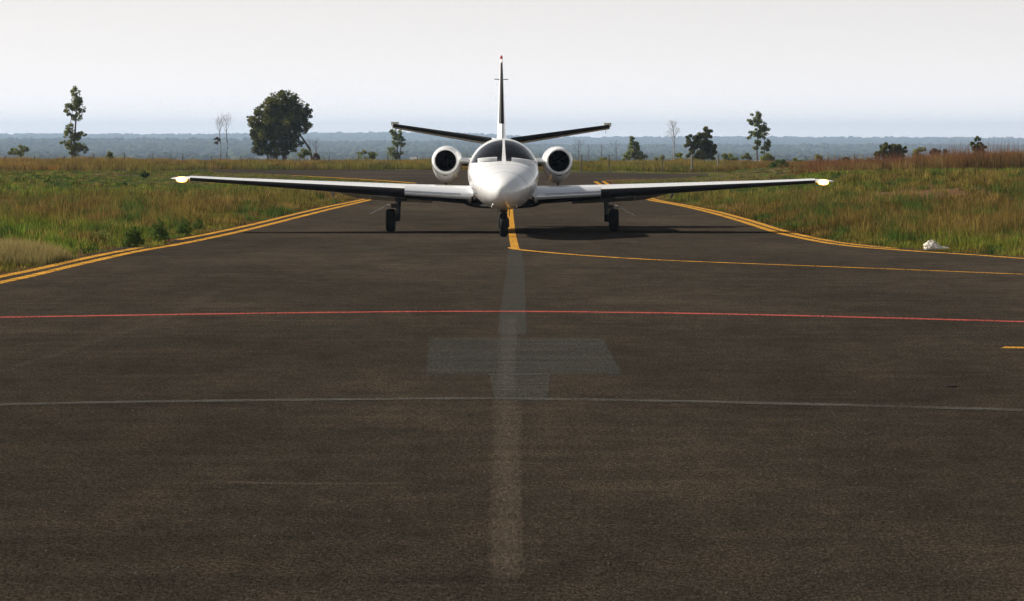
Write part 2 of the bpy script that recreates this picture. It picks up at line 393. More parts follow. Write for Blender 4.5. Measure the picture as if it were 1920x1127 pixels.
# ------------------------------------------------------------------ apron, taxiway and markings
def flatpoly(name, pts, z, m):
    me = bpy.data.meshes.new(name); bm = bmesh.new()
    vs = [bm.verts.new((x, y, z)) for x, y in pts]; f = bm.faces.new(vs)
    if f.normal.z < 0: f.normal_flip()
    bmesh.ops.triangulate(bm, faces=[f]); bm.to_mesh(me); bm.free()
    return tag(link(name, me, m), kind='structure')
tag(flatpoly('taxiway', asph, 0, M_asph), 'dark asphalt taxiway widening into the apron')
def resample(pts, step):
    """Catmull-Rom through ground points"""
    P = [Vector((*p_, 0)) for p_ in pts]; out = []
    for i in range(len(P) - 1):
        a_, b_, c_, d_ = P[max(i - 1, 0)], P[i], P[i + 1], P[min(i + 2, len(P) - 1)]
        n = max(2, int((c_ - b_).length / step))
        for k in range(n):
            t = k / n
            out.append(.5 * ((2 * b_) + (c_ - a_) * t + (2 * a_ - 5 * b_ + 4 * c_ - d_) * t * t + (3 * b_ - a_ - 3 * c_ + d_) * t**3))
    out.append(P[-1]); return out
def ribbon(name, pts, wid, m, z=.004, label=None, step=1.0, wob=.0, soft=True):
    Q = resample(pts, step); V = []; Fq = []; E = []
    n = len(Q); ac = (-.5, -.3, 0, .3, .5) if soft else (-.5, -.47, -.2, 0, .2, .47, .5)
    for i, q in enumerate(Q):
        t = (Q[min(i + 1, n - 1)] - Q[max(i - 1, 0)]).normalized(); s = Vector((t.y, -t.x, 0))
        ww = wid[0] + (wid[1] - wid[0]) * i / (n - 1) if hasattr(wid, '__len__') else wid
        ee = min(1, min(i, n - 1 - i) / max(2, n * .12))
        for a_ in ac:
            k = a_ * ww + wob * (random.random() - .5) * ww
            V.append((q.x + s.x * k, q.y + s.y * k, z)); E.append(min(1, (1 - abs(a_) * 2) * 1.8) * ee if soft else (0. if abs(a_) == .5 or i in (0, n - 1) else 1.))
    for i in range(n - 1):
        for j in range(len(ac) - 1):
            a0 = i * len(ac) + j; Fq.append((a0, a0 + 1, a0 + 1 + len(ac), a0 + len(ac)))
    me = npmesh(name, np.array(V), np.array(Fq), 4)
    at = me.attributes.new('edge', 'FLOAT', 'POINT'); at.data.foreach_set('value', E)
    o = tag(link(name, me, m), label, kind='structure'); return o
g = lambda L: [G(*p_) for p_ in L]
ext0 = (-16, 51.0)
ribbon('edge_line', [(-8.5, 50), (-8.1, 54.5)] + g(Lin), .2, M_yel, label='inner yellow edge line along the left of the taxiway')
ribbon('edge_line', [(-8.75, 50), (-8.4, 55)] + g(Lout), .2, M_yel, label='outer yellow edge line at the near left')
ribbon('edge_line', g(Lout2), .19, M_yel, label='outer yellow edge line running back under the left wing')
ribbon('edge_line', g(Rin) + [(10.4, 67.4), (12.5, 64.5)], .2, M_yel, label='inner yellow edge line along the right of the taxiway')
ribbon('edge_line', g(Rout), .19, M_yel, label='outer yellow edge line along the right of the taxiway')
ribbon('edge_line', g(IslL), .42, M_yel, label='yellow edge line of the far runway on the left', z=.006)
ribbon('edge_line', g(IslR), .4, M_yel, label='worn yellow edge line of the far runway on the right', z=.006)
ribbon('centre_line', g([(966, 467), (960.5, 440), (957.5, 410), (956.5, 390), (955, 370), (953, 350), (951, 340)]), .17, M_yel, z=.006, label='yellow centre line running under the nose of the jet')
ribbon('branch_line', g([(960, 464.5), (968, 468), (1010, 472.5), (1100, 480), (1220, 487.5), (1350, 493), (1560, 501), (1740, 508), (1925, 515.5)]), (.19, .16), M_yel, z=.009, label='yellow line branching off to the right')
ribbon('red_line', g([(-40, 597), (0, 595.5), (240, 591.5), (480, 588), (720, 585), (960, 584.3), (1200, 586.5), (1440, 591), (1680, 597), (1920, 603.5), (1960, 604.5)]), .30, M_red, label='thin red line across the apron')
ribbon('grey_line', g([(-40, 761.5), (0, 760.5), (240, 755.5), (480, 752.5), (720, 750), (960, 749.5), (1200, 752.5), (1440, 758), (1680, 764), (1920, 771), (1960, 772)]), .27, M_grl, z=.010, label='faded grey line across the apron')
ribbon('short_line', g([(1880, 652), (1900, 652.3), (1960, 653)]), .30, M_yel, label='short yellow dash at the right edge')
ribbon('short_line', g([(1640, 845), (1700, 846), (1765, 847.5)]), .10, M_yelw, label='nearly worn off yellow dashes at lower right')
ribbon('faint_line', g([(1178, 400), (1215, 420), (1290, 450), (1385, 492)]), .16, M_faint, label='faint diagonal trace beside the jet')
ribbon('asphalt_patch', g([(965, 466), (967, 500), (965, 540), (962, 585), (960, 628)]), (.30, .36), M_patchb, z=.003, soft=False, step=.3, label='grey overpainted strip behind the red line')
ribbon('asphalt_patch', g([(968, 634), (983, 704)]), (2.05, 1.95), M_patch, z=.003, soft=False, step=.22, label='wide grey rectangular patch in the middle')
ribbon('asphalt_patch', g([(975, 700), (978, 754)]), (.62, .46), M_patch, z=.006, soft=False, step=.22, label='narrow grey patch below the wide one')
ribbon('asphalt_patch', g([(951, 738), (951, 800), (950, 950), (952, 1130)]), (.36, .24), M_dust, z=.007, label='pale dusty strip running towards the camera', step=.4)
ribbon('asphalt_patch', g([(957, 590), (954, 640), (950, 700), (949, 756)]), (.26, .23), M_strip2, z=.0075, label='paler grey strip through the middle of the patches', step=.4)
ribbon('dust_streak', g([(330, 905), (440, 905), (560, 908), (720, 908), (900, 904)]), .22, M_dust, z=.003, label='pale streak across the left foreground')
ribbon('dust_streak', g([(-40, 705), (60, 680), (180, 640), (300, 602), (380, 560), (420, 535)]), .3, M_faint, z=.0035, label='faint diagonal streak at the left')
ribbon('dust_streak', g([(560, 1095), (800, 1100), (960, 1105)]), .2, M_faint, z=.0035, label='faint streak at the bottom edge')
ribbon('dust_streak', g([(360, 620), (600, 612), (760, 606)]), .18, M_faint, z=.0035, label='faint streak just below the red line')

# ------------------------------------------------------------------ the jet (local frame: x right in the picture, y aft, z up, origin on the ground between the main wheels)
JX, JY = -.235, 90.0
jet = empty('business_jet', (JX, JY, 0), 'white twin engine business jet with straight wings facing the camera on the taxiway', 'aircraft')
jet.rotation_euler = (0, math.radians(.25), math.radians(.5))
def mono(xs, ys, x):
    """monotone cubic interpolation"""
    xs = np.array(xs, float); ys = np.array(ys, float); h = np.diff(xs); d = np.diff(ys) / h; m = np.zeros(len(xs))
    m[0], m[-1] = d[0], d[-1]
    for i in range(1, len(xs) - 1):
        m[i] = 0 if d[i - 1] * d[i] <= 0 else 2 * d[i - 1] * d[i] / (d[i - 1] + d[i])
    i = np.clip(np.searchsorted(xs, x) - 1, 0, len(h) - 1); t = (x - xs[i]) / h[i]
    return (2*t**3-3*t**2+1)*ys[i] + (t**3-2*t**2+t)*h[i]*m[i] + (-2*t**3+3*t**2)*ys[i+1] + (t**3-t**2)*h[i]*m[i+1]
FS = [(-7.16, .005, 1.045, 1.055, 1.05, 2), (-7.145, .09, .965, 1.14, 1.05, 2), (-7.09, .17, .89, 1.215, 1.055, 2), (-6.96, .26, .82, 1.30, 1.07, 2), (-6.72, .37, .755, 1.385, 1.09, 2.05), (-6.4, .465, .712, 1.46, 1.12, 2.05), (-6.0, .575, .675, 1.545, 1.18, 2.1), (-5.5, .675, .64, 1.63, 1.26, 2.2), (-5.1, .735, .62, 1.705, 1.33, 2.35), (-4.85, .762, .61, 1.75, 1.37, 2.45),
      (-4.4, .795, .605, 1.99, 1.41, 2.15), (-4.05, .812, .60, 2.13, 1.425, 2.0), (-3.7, .82, .60, 2.20, 1.43, 2.0), (-3.2, .828, .6, 2.24, 1.43, 2.0), (2.0, .828, .61, 2.25, 1.43, 2.0),
      (3.5, .70, .85, 2.22, 1.5, 2.0), (5.0, .46, 1.22, 2.16, 1.68, 2.0), (6.5, .22, 1.62, 2.08, 1.85, 2.0), (7.15, .08, 1.84, 2.0, 1.92, 2.0)]
FS = np.array(FS)
def sec(y):
    return [float(mono(FS[:, 0], FS[:, k], y)) for k in range(1, 6)]
def fpt(y, th, inset=0.0):
    w_, zb, zt, zc, n = sec(y); w_ = max(w_ - inset, .002)
    c_, s_ = math.cos(th), math.sin(th); e = 2 / (n if s_ > 0 else 2.0)
    x = w_ * math.copysign(abs(c_)**e, c_); hh = (zt - zc) if s_ > 0 else (zc - zb)
    return Vector((x, y, zc + max(hh - inset, .002) * math.copysign(abs(s_)**e, s_)))
ys = list(-7.16 + .3 * (np.linspace(0, 1, 12)**2)) + list(np.arange(-6.8, -5.1, .1)) + list(np.arange(-5.1, -3.2, .02)) + list(np.arange(-3.2, 7.16, .25)) + [7.15]
NR = 288
ths = [2 * math.pi * (k + .5) / NR for k in range(NR)]
fv = [[fpt(y, t) for t in ths] for y in ys]
def is_pane(c):
    if not (-5.02 < c.y < -3.35) or abs(c.x) < .034: return 0
    if c.z < 1.735 - .08 * abs(c.x): return 0
    if (c.x / .83)**2 + ((c.z - 1.43) / .82)**2 > .95**2: return 0
    return 1 if c.x > 0 else -1
fus, pl, pr, lin = MB(), MB(), MB(), MB()
allv = [p_ for r in fv for p_ in r]; F0, FL, FR, FI = [], [], [], []
for i in range(len(ys) - 1):
    for j in range(NR):
        k = (j + 1) % NR; q = (i * NR + j, i * NR + k, (i + 1) * NR + k, (i + 1) * NR + j)
        c = (allv[q[0]] + allv[q[1]] + allv[q[2]] + allv[q[3]]) / 4; s = is_pane(c)
        (F0 if s == 0 else FR if s > 0 else FL).append(q)
        if s == 0 and -5.0 < c.y < -2.4: FI.append(q)
F0.append(tuple(range(NR))); F0.append(tuple((len(ys) - 1) * NR + j for j in range(NR)))
def submesh(name, V, Fs, m, parent, smooth=True):
    used = sorted({i for f in Fs for i in f}); mp = {u: i for i, u in enumerate(used)}
    b = MB(); b.add([V[u] for u in used], [tuple(mp[i] for i in f) for f in Fs]); return b.build(name, m, parent, smooth, angle=70)
fuselage = submesh('fuselage', allv, F0, M_white, jet)
submesh('windshield', allv, FL, M_glass, jet); submesh('windshield', allv, FR, M_glass, jet)
inner = [fpt(y, t, .018) for y in ys for t in ths]
submesh('cabin_lining', inner, FI, M_lining, fuselage)
b = MB(); b.loft([[fpt(yy_, t, .03) for t in ths[::8]] for yy_ in (-2.62, -2.56)]); b.box((-.55, -4.9, .98), (.55, -2.6, 1.0)); b.build('bulkhead', M_lining, fuselage, False)
b = MB()
rr = [[Vector((x * .93, -4.70 + .12 * (x / .7)**2, 1.40)), Vector((x, -4.74 + .12 * (x / .7)**2, 1.70 - .12 * (x / .7)**2)), Vector((x, -4.3, 1.74 - .10 * (x / .7)**2)), Vector((x, -4.28, 1.40))] for x in np.linspace(-.66, .66, 13)]
b.loft(rr); b.build('instrument_panel', M_dark, fuselage)
for s in (-1, 1):
    b = MB(); b.box((s * .38 - .2, -3.5, 1.18), (s * .38 + .2, -3.05, 1.30)); b.box((s * .38 - .2, -3.22, 1.3), (s * .38 + .2, -3.08, 1.86))
    b.box((s * .38 - .11, -3.24, 1.88), (s * .38 + .11, -3.12, 2.06)); b.build('seat', M_seat, fuselage, True, .02)
# ledges of the windshield de-ice ducts
def front_y(x, z):
    lo, hi = -7.1, -3.3
    for _ in range(40):
        mid = (lo + hi) / 2; w_, zb, zt, zc, n = sec(mid)
        hh = zt - zc if z > zc else zc - zb; nn_ = n if z > zc else 2.0
        ins = (abs(x) / w_)**nn_ + (abs(z - zc) / hh)**nn_ < 1
        if ins: hi = mid
        else: lo = mid
    return hi
for x0, x1 in ((-.60, -.155), (.175, .70)):
    rr = []
    for x in np.linspace(x0, x1, 12):
        zb_ = 1.735 - .10 * x * x - (.05 if x0 > 0 else .0) * max(x, 0); yb = front_y(x, zb_) - .012
        rr.append([Vector((x, yb, zb_ - .02)), Vector((x, yb + .01, zb_ + .075)), Vector((x, yb + .05, zb_ + .088)), Vector((x, yb + .3, zb_ + .05)), Vector((x, yb + .12, zb_ - .02))])
    b = MB(); b.loft(rr); b.build('windshield_duct', M_white, fuselage)
# pitot tubes, probes, nose seams
for s in (-1, 1):
    y0 = -5.4; q = fpt(y0, math.radians(-16) if s > 0 else math.radians(196))
    b = MB(); b.tube([q - Vector((s * .02, 0, 0)), q + Vector((s * .07, -.03, .03)), q + Vector((s * .09, -.18, .03))], [.014, .012, .007], 8); b.build('pitot_tube', M_polish, fuselage)
    q = fpt(-6.2, math.radians(-60 if s > 0 else 240))
    b = MB(); b.tube([q, q + Vector((s * .02, -.03, -.05)), q + Vector((s * .02, -.14, -.055))], [.010, .009, .006], 8); b.build('probe', M_polish, fuselage)
    pts = [fpt(y, math.radians(a_) if s > 0 else math.pi - math.radians(a_)) for y, a_ in ((-5.55, -24), (-5.25, -25), (-4.9, -26.5), (-4.5, -27.5))]
    pts = [p_ + Vector((s * .006, 0, 0)) for p_ in pts]
    b = MB(); b.tube(pts, [.004, .016, .018, .008], 6); b.build('air_inlet', M_seam, fuselage)
M_line = mat('paint_joint', (.42, .42, .42), .5)
for yy_, r_ in ((-6.25, .004), (-5.35, .003)):
    b = MB(); pts = [fpt(yy_, t) for t in ths[::6]]; pts.append(pts[0]); b.tube(pts, r_, 5); b.build('panel_joint', M_line, fuselage)
# belly fairing and wing roots
def bell(y, w_, z0, z1): 
    r = []
    for k in range(28):
        t = 2 * math.pi * k / 28; r.append(Vector((w_ * math.copysign(abs(math.cos(t))**.7, math.cos(t)), y, (z0 + z1) / 2 + (z1 - z0) / 2 * math.copysign(abs(math.sin(t))**.8, math.sin(t)))))
    return r
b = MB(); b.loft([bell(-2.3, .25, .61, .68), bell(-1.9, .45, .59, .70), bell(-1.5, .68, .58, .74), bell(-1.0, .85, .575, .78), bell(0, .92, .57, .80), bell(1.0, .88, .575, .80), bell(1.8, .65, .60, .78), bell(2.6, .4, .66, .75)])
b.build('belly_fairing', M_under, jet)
# wings
ST = [(.78, -1.62, 2.55, .45, .868), (2.32, -1.36, 2.15, .36, .95), (4.36, -1.16, 1.72, .245, 1.068), (6.27, -.98, 1.32, .155, 1.172), (7.47, -.86, 1.07, .112, 1.243), (7.60, -.82, .98, .10, 1.25)]
def wst(x): return [float(np.interp(x, [s_[0] for s_ in ST], [s_[k] for s_ in ST])) for k in range(1, 5)]
def nac(c): return 5 * (.2969 * math.sqrt(max(c, 0)) - .126 * c - .3516 * c * c + .2843 * c**3 - .1036 * c**4) * 2 / 1.0   # 1 at max
def airf(s, x, up0, lo1, off=0.0, te=1.0, n=14):
    le, ch, th, zc = wst(x); P = []
    cu = [up0 * (1 - k / n)**1.8 for k in range(n)]; cl = [lo1 * (k / n)**1.8 for k in range(n + 1)]
    for sg, cs in ((1, cu), (-1, cl)):
        for c in cs:
            z = zc + sg * th / 2 * nac(c) * (1.0 if sg > 0 else .92) + .02 * math.sin(math.pi * c)
            P.append(Vector((s * x, le + c * ch - off * (1 - min(1, c * 12)), z + sg * off * (1 if c > 0 else 0))))
    return P
for s in (-1, 1):
    b = MB(); b.loft([airf(s, x, 1, 1) for x in (.7, .78, 1.5, 2.32, 3.3, 4.36, 5.3, 6.27, 7.0, 7.47)]); wing = b.build('wing', M_white, jet, angle=50)
    def strip(name, x0, x1, u, l, m, off, n=10):
        b = MB(); rg = [airf(s, x, u, l, off, n=12) for x in np.linspace(x0, x1, n)]
        V = [p_ for r in rg for p_ in r]; k = len(rg[0]); Fq = [(i * k + j, i * k + j + 1, (i + 1) * k + j + 1, (i + 1) * k + j) for i in range(n - 1) for j in range(k - 1)]
        b.add(V, Fq); return b.build(name, m, wing)
    strip('deice_boot', 2.33, 7.46, .035, .10, M_boot, .005)
    strip('heated_leading_edge', .80, 2.325, .10, .014, M_polish, .006)
    strip('underwing_shade_strip', .70, 2.325, .0, .55, M_boot, .003)  # black skin standing in for the deep shade under the inner wing
    for dz in (.0, .045):       # seams along the polished edge
        b = MB(); pts = []
        for x in np.linspace(1.0, 2.32, 12):
            le, ch, th, zc = wst(x); zz = .18 - dz * 5; c = .0035 if dz == 0 else .018
            up = zz > 0; c = .006 if dz == 0 else .001
            pts.append(Vector((s * x, le + c * ch - .009, zc + th / 2 * nac(c))))
        b.tube(pts, .006, 6); b.build('edge_seam', M_seam, wing)
    # flap, aileron
    b = MB(); rg = []
    for x in np.linspace(1.70, 4.25, 8):
        le, ch, th, zc = wst(x); te = le + ch; dk_ = .16 * float(sstep(3.3, 4.3, x))
        rg.append([Vector((s * x, te - .42, zc - .02)), Vector((s * x, te - .40, zc - .10)), Vector((s * x, te + .12, zc - .26 + dk_)), Vector((s * x, te + .12, zc - .245 + dk_)), Vector((s * x, te - .2, zc - .06))])
    b.loft(rg); b.build('flap', M_tan, wing)
    for xf in (2.0, 3.2, 4.1):
        le, ch, th, zc = wst(xf); b = MB(); b.loft([[Vector((s * xf + .03 * math.cos(t), yy, zc - .14 + r_ * math.sin(t) + dz)) for t in np.linspace(0, 2 * math.pi, 9)[:-1]] for yy, r_, dz in ((le + ch * .45, .01, .02), (le + ch * .6, .05, 0), (le + ch * .85, .05, -.03), (le + ch + .1, .01, -.1))]); b.build('flap_track', M_white, wing)
    # tip
    b = MB(); rg = []
    for x, k, dy in ((7.47, 1.0, 0), (7.6, .92, .03), (7.75, .75, .10), (7.88, .5, .22), (7.94, .2, .35)):
        le, ch, th, zc = wst(7.47); r = []
        for kk in range(20):
            t = 2 * math.pi * kk / 20; r.append(Vector((s * x, le + ch * .5 + dy * .3 + ch * .5 * (1 if math.cos(t) > 0 else 1 - dy) * math.cos(t), zc + .004 + th * .5 * k * math.sin(t))))
        rg.append(r)
    b.loft(rg); b.build('wing_tip', M_white, wing)
    le, ch, th, zc = wst(7.6)
    def lens(dy, hw, hh, m, nm):
        b = MB(); rg = []
        for yy_, k in ((-.055, .05), (-.05, .45), (-.035, .8), (0, 1.0), (.1, .95)):
            rg.append([Vector((s * 7.66 + hw * k * math.copysign(abs(math.cos(t))**.7, math.cos(t)), le - .005 + yy_ + dy, zc - .02 + hh * k * math.sin(t))) for t in np.linspace(0, 2 * math.pi, 25)[:-1]])
        b.loft(rg); return b.build(nm, m, wing)
    lens(0, .13, .066, M_lamp, 'landing_light'); lens(-.03, .085, .042, M_lampc, 'light_bulb')
    # main gear
    gx = s * 2.69; dz = s * .012
    b = MB()
    b.tube([(s * 2.50, -.10, .86), (s * 2.50, -.12, .60), (s * 2.505, -.14, .42)], [.062, .058, .05], 12)
    b.tube([(s * 2.505, -.16, .46), (s * 2.51, .05, .30), (s * 2.51, .05, .24)], [.055, .055, .05], 10)
    b.tube([(s * 2.50, .05, .27), (gx + s * .05, .05, .27 + dz)], .035, 10)
    b.tube([(s * 2.52, .12, .72), (s * 2.52, .1, .35)], .03, 8)
    b.box((s * 2.50 - .08, -.18, .72), (s * 2.50 + .20, .12, .86)); b.box((s * 2.54, -.1, .56), (s * 2.54 + s * .14, .08, .66))
    gear = b.build('main_gear', M_strut, jet)
    b = MB(); R, W = .272, .115
    b.lathe([(-W * .55, .13), (-W * .9, .18), (-W, .225), (-W * .82, R - .012), (-W * .5, R), (0, R + .003), (W * .5, R), (W * .82, R - .012), (W, .225), (W * .9, .18), (W * .55, .13)], (gx, .05, R + dz + .002), 'x', 40); b.build('tyre', M_tyre, gear)
    b = MB(); b.lathe([(-.07, .02), (-.075, .05), (-.05, .12), (-.065, .135), (.065, .135), (.05, .12), (.075, .05), (.07, .02)], (gx, .05, R + dz), 'x', 24); b.build('wheel_rim', M_rim, gear)
    # gear door seen edge on
    b = MB(); d0, d1 = Vector((s * 2.74, 0, .64)), Vector((s * 3.18, 0, .415))
    nn_ = Vector((s * .22, 0, .44)).normalized() * .008
    b.add([d0 + Vector((0, -.25, 0)) + nn_, d0 + Vector((0, .3, 0)) + nn_, d1 + Vector((0, .22, 0)) + nn_, d1 + Vector((0, -.18, 0)) + nn_, d0 + Vector((0, -.25, 0)) - nn_, d0 + Vector((0, .3, 0)) - nn_, d1 + Vector((0, .22, 0)) - nn_, d1 + Vector((0, -.18, 0)) - nn_],
          [(0, 1, 2, 3), (4, 5, 6, 7), (0, 1, 5, 4), (1, 2, 6, 5), (2, 3, 7, 6), (3, 0, 4, 7)])
    b.tube([(s * 2.60, -.05, .62), (s * 2.86, -.05, .585)], .012, 6); b.build('gear_door', M_white, gear, False)
# nose gear
b = MB(); NY = -4.95
b.tube([(0, NY + .08, .80), (0, NY + .03, .50)], [.05, .045], 12); b.tube([(0, NY + .03, .52), (0, NY + .0, .47)], [.075, .07], 12)
for s in (-1, 1): b.tube([(s * .06, NY + .02, .50), (s * .105, NY, .40), (s * .105, NY, .225)], [.025, .022, .03], 8)
b.tube([(-.11, NY, .225), (.11, NY, .225)], .025, 8); b.tube([(-.09, NY + .1, .62), (.09, NY + .1, .62)], .03, 8); b.box((-.085, NY - .02, .56), (.085, NY + .1, .66))
ng = b.build('nose_gear', M_strut, jet)
R, W = .225, .088
b = MB(); b.lathe([(-W * .5, .11), (-W * .9, .15), (-W, .185), (-W * .8, R - .012), (-W * .45, R), (0, R + .002), (W * .45, R), (W * .8, R - .012), (W, .185), (W * .9, .15), (W * .5, .11)], (0, NY, R + .002), 'x', 36); b.build('tyre', M_tyre, ng)
b = MB(); b.lathe([(-.06, .02), (-.065, .05), (-.045, .10), (-.05, .115), (.05, .115), (.045, .10), (.065, .05), (.06, .02)], (0, NY, R), 'x', 20); b.build('wheel_rim', M_rim, ng)
for s in (-1, 1):
    b = MB(); b.box((s * .13 - .006, NY - .1, .47), (s * .13 + .006, NY + .75, .66)); b.build('gear_door', M_dark, ng, False)
# engines
for s in (-1, 1):
    ex, ez, ey = s * 1.385, 1.695, 1.2
    def ring(y, r, dx=0, dz=0, hw=None, up=None, dn=None, n=40):
        out = []
        for k in range(n):
            t = 2 * math.pi * k / n; c_, s_ = math.cos(t), math.sin(t)
            out.append(Vector((ex - s * dx + (hw or r) * c_, ey + y, ez + dz + ((up or r) if s_ > 0 else (dn or r)) * s_)))
        return out
    b = MB(); b.loft([ring(.16, .332, 0, -.002, dn=.36), ring(.3, .348, .005, 0, dn=.43), ring(.55, .362, .015, -.01, hw=.36, up=.365, dn=.50), ring(.9, .37, .02, -.01, hw=.372, up=.37, dn=.545), ring(1.6, .37, .02, -.01, hw=.375, up=.37, dn=.54), ring(2.2, .35, .02, 0, hw=.35, up=.35, dn=.46), ring(2.8, .29, .01, 0, dn=.34), ring(3.2, .22)], False, True)
    nacelle = b.build('engine_nacelle', M_white, jet, angle=60)
    b = MB(); rings = [ring(.165, .336, dn=.356), ring(.08, .328, dn=.335), ring(.02, .312), ring(0, .292), ring(.005, .275), ring(.03, .262), ring(.10, .256), ring(.17, .255)]
    b.loft(rings, False, False); b.build('intake_lip', M_white, nacelle)
    b = MB(); b.lathe([(.17, .254), (.17, .001)], (ex, ey, ez), 'y', 32); 
    b = MB(); b.loft([ring(.10, .2545), ring(.62, .25)], False, True); b.build('intake_duct', M_black, nacelle)
    b = MB()
    for k in range(20):
        t = 2 * math.pi * k / 20; u = Vector((math.cos(t), 0, math.sin(t))); v = Vector((-math.sin(t), 0, math.cos(t))); c0 = Vector((ex, ey + .45, ez))
        b.add([c0 + u * .06 - v * .012, c0 + u * .06 + v * .012 + Vector((0, .04, 0)), c0 + u * .245 + v * .02 + Vector((0, .05, 0)), c0 + u * .245 - v * .02], [(0, 1, 2, 3)])
    b.build('fan', M_fan, nacelle, False)
    b = MB(); b.lathe([(.30, .004), (.33, .035), (.40, .06), (.5, .07)], (ex, ey, ez), 'y', 24); b.build('spinner', M_fan, nacelle)
    # dark gap between lip and cowling, lower part only
    b = MB(); pts = []
    for a_ in np.linspace(190, 240, 10) if s < 0 else np.linspace(-60, -10, 10):
        t = math.radians(a_); pts.append(Vector((ex + .338 * math.cos(t), ey + .15, ez + .36 * math.sin(t))))
    b.tube(pts, [.004] + [.012] * 8 + [.004], 6); b.build('cowl_gap', M_seam, nacelle)
    b = MB(); pts = []
    for a_ in np.linspace(300, 345, 10) if s < 0 else np.linspace(195, 240, 10):
        t = math.radians(a_); pts.append(Vector((ex + .338 * math.cos(t), ey + .15, ez + .36 * math.sin(t))))
    b.tube(pts, [.004] + [.010] * 8 + [.004], 6); b.build('cowl_gap', M_seam, nacelle)
    b = MB(); b.box((ex - .05, ey + .14, ez - .365), (ex + .05, ey + .3, ez - .31)); b.build('cooling_inlet', M_black, nacelle, True, .012)
    b = MB(); b.tube([(ex, ey + 1.0, ez - .52), (ex, ey + 1.05, ez - .62)], [.03, .02], 8); b.build('drain_mast', M_dark, nacelle)
    b = MB(); P0 = []
    for x in (.62, .9, 1.06):
        r = []
        for k in range(20):
            t = 2 * math.pi * k / 20; r.append(Vector((s * x, 2.6 + 1.1 * math.cos(t), 1.68 + .085 * math.sin(t) * (1.0 if math.cos(t) < 0 else .8))))
        P0.append(r)
    b.loft(P0); b.build('engine_pylon', M_white, nacelle)
    b = MB(); b.box((s * .84, 1.9, 1.56), (s * .98, 2.2, 1.60)); b.build('bleed_outlet', M_black, nacelle, False)
# fin
def finsec(z, le, te, th, n=12):
    P = []
    for sg, rng_ in ((1, range(n + 1)), (-1, range(n - 1, 0, -1))):
        for k in rng_:
            c = (k / n)**1.6; P.append(Vector((sg * th / 2 * nac(c), le + c * (te - le), z)))
    return P
FN = [(2.0, 3.6, 7.1, .24), (2.25, 4.35, 7.1, .235), (2.6, 4.75, 7.1, .205), (3.2, 5.2, 7.12, .155), (3.76, 5.62, 7.14, .11), (4.2, 5.95, 7.15, .07), (4.28, 6.1, 7.12, .045)]
b = MB(); b.loft([finsec(*f_) for f_ in FN]); fin = b.build('tail_fin', M_white, jet)
b = MB(); rg = []
for z in np.linspace(2.62, 4.19, 12):
    le = float(np.interp(z, [f_[0] for f_ in FN], [f_[1] for f_ in FN])); te = 7.12; th = float(np.interp(z, [f_[0] for f_ in FN], [f_[3] for f_ in FN]))
    P = []
    for k in range(-6, 7):
        c = .055 * (abs(k) / 6)**1.8; P.append(Vector((math.copysign(1, k) * (th / 2 * nac(c) + .003) if k else 0, le + c * (te - le) - .006, z)))
    rg.append(P)
V = [p_ for r in rg for p_ in r]; k = 13
b.add(V, [(i * k + j, i * k + j + 1, (i + 1) * k + j + 1, (i + 1) * k + j) for i in range(11) for j in range(k - 1)]); b.build('deice_boot', M_boot, fin)
b = MB(); b.tube([(-.18, 6.2, 3.76), (.18, 6.2, 3.76)], .012, 6); b.build('antenna', M_dark, fin)
b = MB(); b.lathe([(0, .02), (.03, .035), (.08, .032), (.12, .012)], (0, 6.6, 4.27), 'z', 12); b.build('beacon', M_redl, fin)
# tailplane
for s in (-1, 1):
    def hs_(x, k=1.0):
        t = x / 2.85; le = 5.35 + .75 * t; ch = 1.45 - .65 * t; th = .185 - .095 * t; zc = 2.16 + .43 * t; return le, ch, th, zc
    def hsec(x, u, l, off=0, n=10):
        le, ch, th, zc = hs_(x); P = []
        for sg, cs in ((1, [u * (1 - q / n)**1.8 for q in range(n)]), (-1, [l * (q / n)**1.8 for q in range(n + 1)])):
            for c in cs:
                P.append(Vector((s * x, le + c * ch - off, zc + sg * (th / 2 * nac(c) + off * (c > 0)) - (.12 - .03 * x / 2.8) * c)))
        return P
    b = MB(); b.loft([hsec(x, 1, 1) for x in (.1, .7, 1.4, 2.1, 2.8)]); tp = b.build('tailplane', M_white, jet, angle=50)
    b = MB(); rg = [hsec(x, .12, .10, .005) for x in np.linspace(.25, 2.78, 8)]; k = len(rg[0])
    b.add([p_ for r in rg for p_ in r], [(i * k + j, i * k + j + 1, (i + 1) * k + j + 1, (i + 1) * k + j) for i in range(7) for j in range(k - 1)]); b.build('deice_boot', M_boot, tp)
    b = MB(); b.box((s * 2.64, 6.25, 2.60), (s * 2.84, 6.65, 2.655)); b.build('elevator_horn', M_cream, tp, True, .012)
    b = MB(); b.box((s * 2.8, 6.15, 2.555), (s * 2.83, 6.9, 2.595)); b.build('tip_cap', M_cream, tp, True, .01)
    b = MB(); b.tube([(s * 2.72, 6.9, 2.50), (s * 2.72, 6.98, 2.38)], .006, 5); b.build('static_wick', M_dark, tp)
print('jet done')

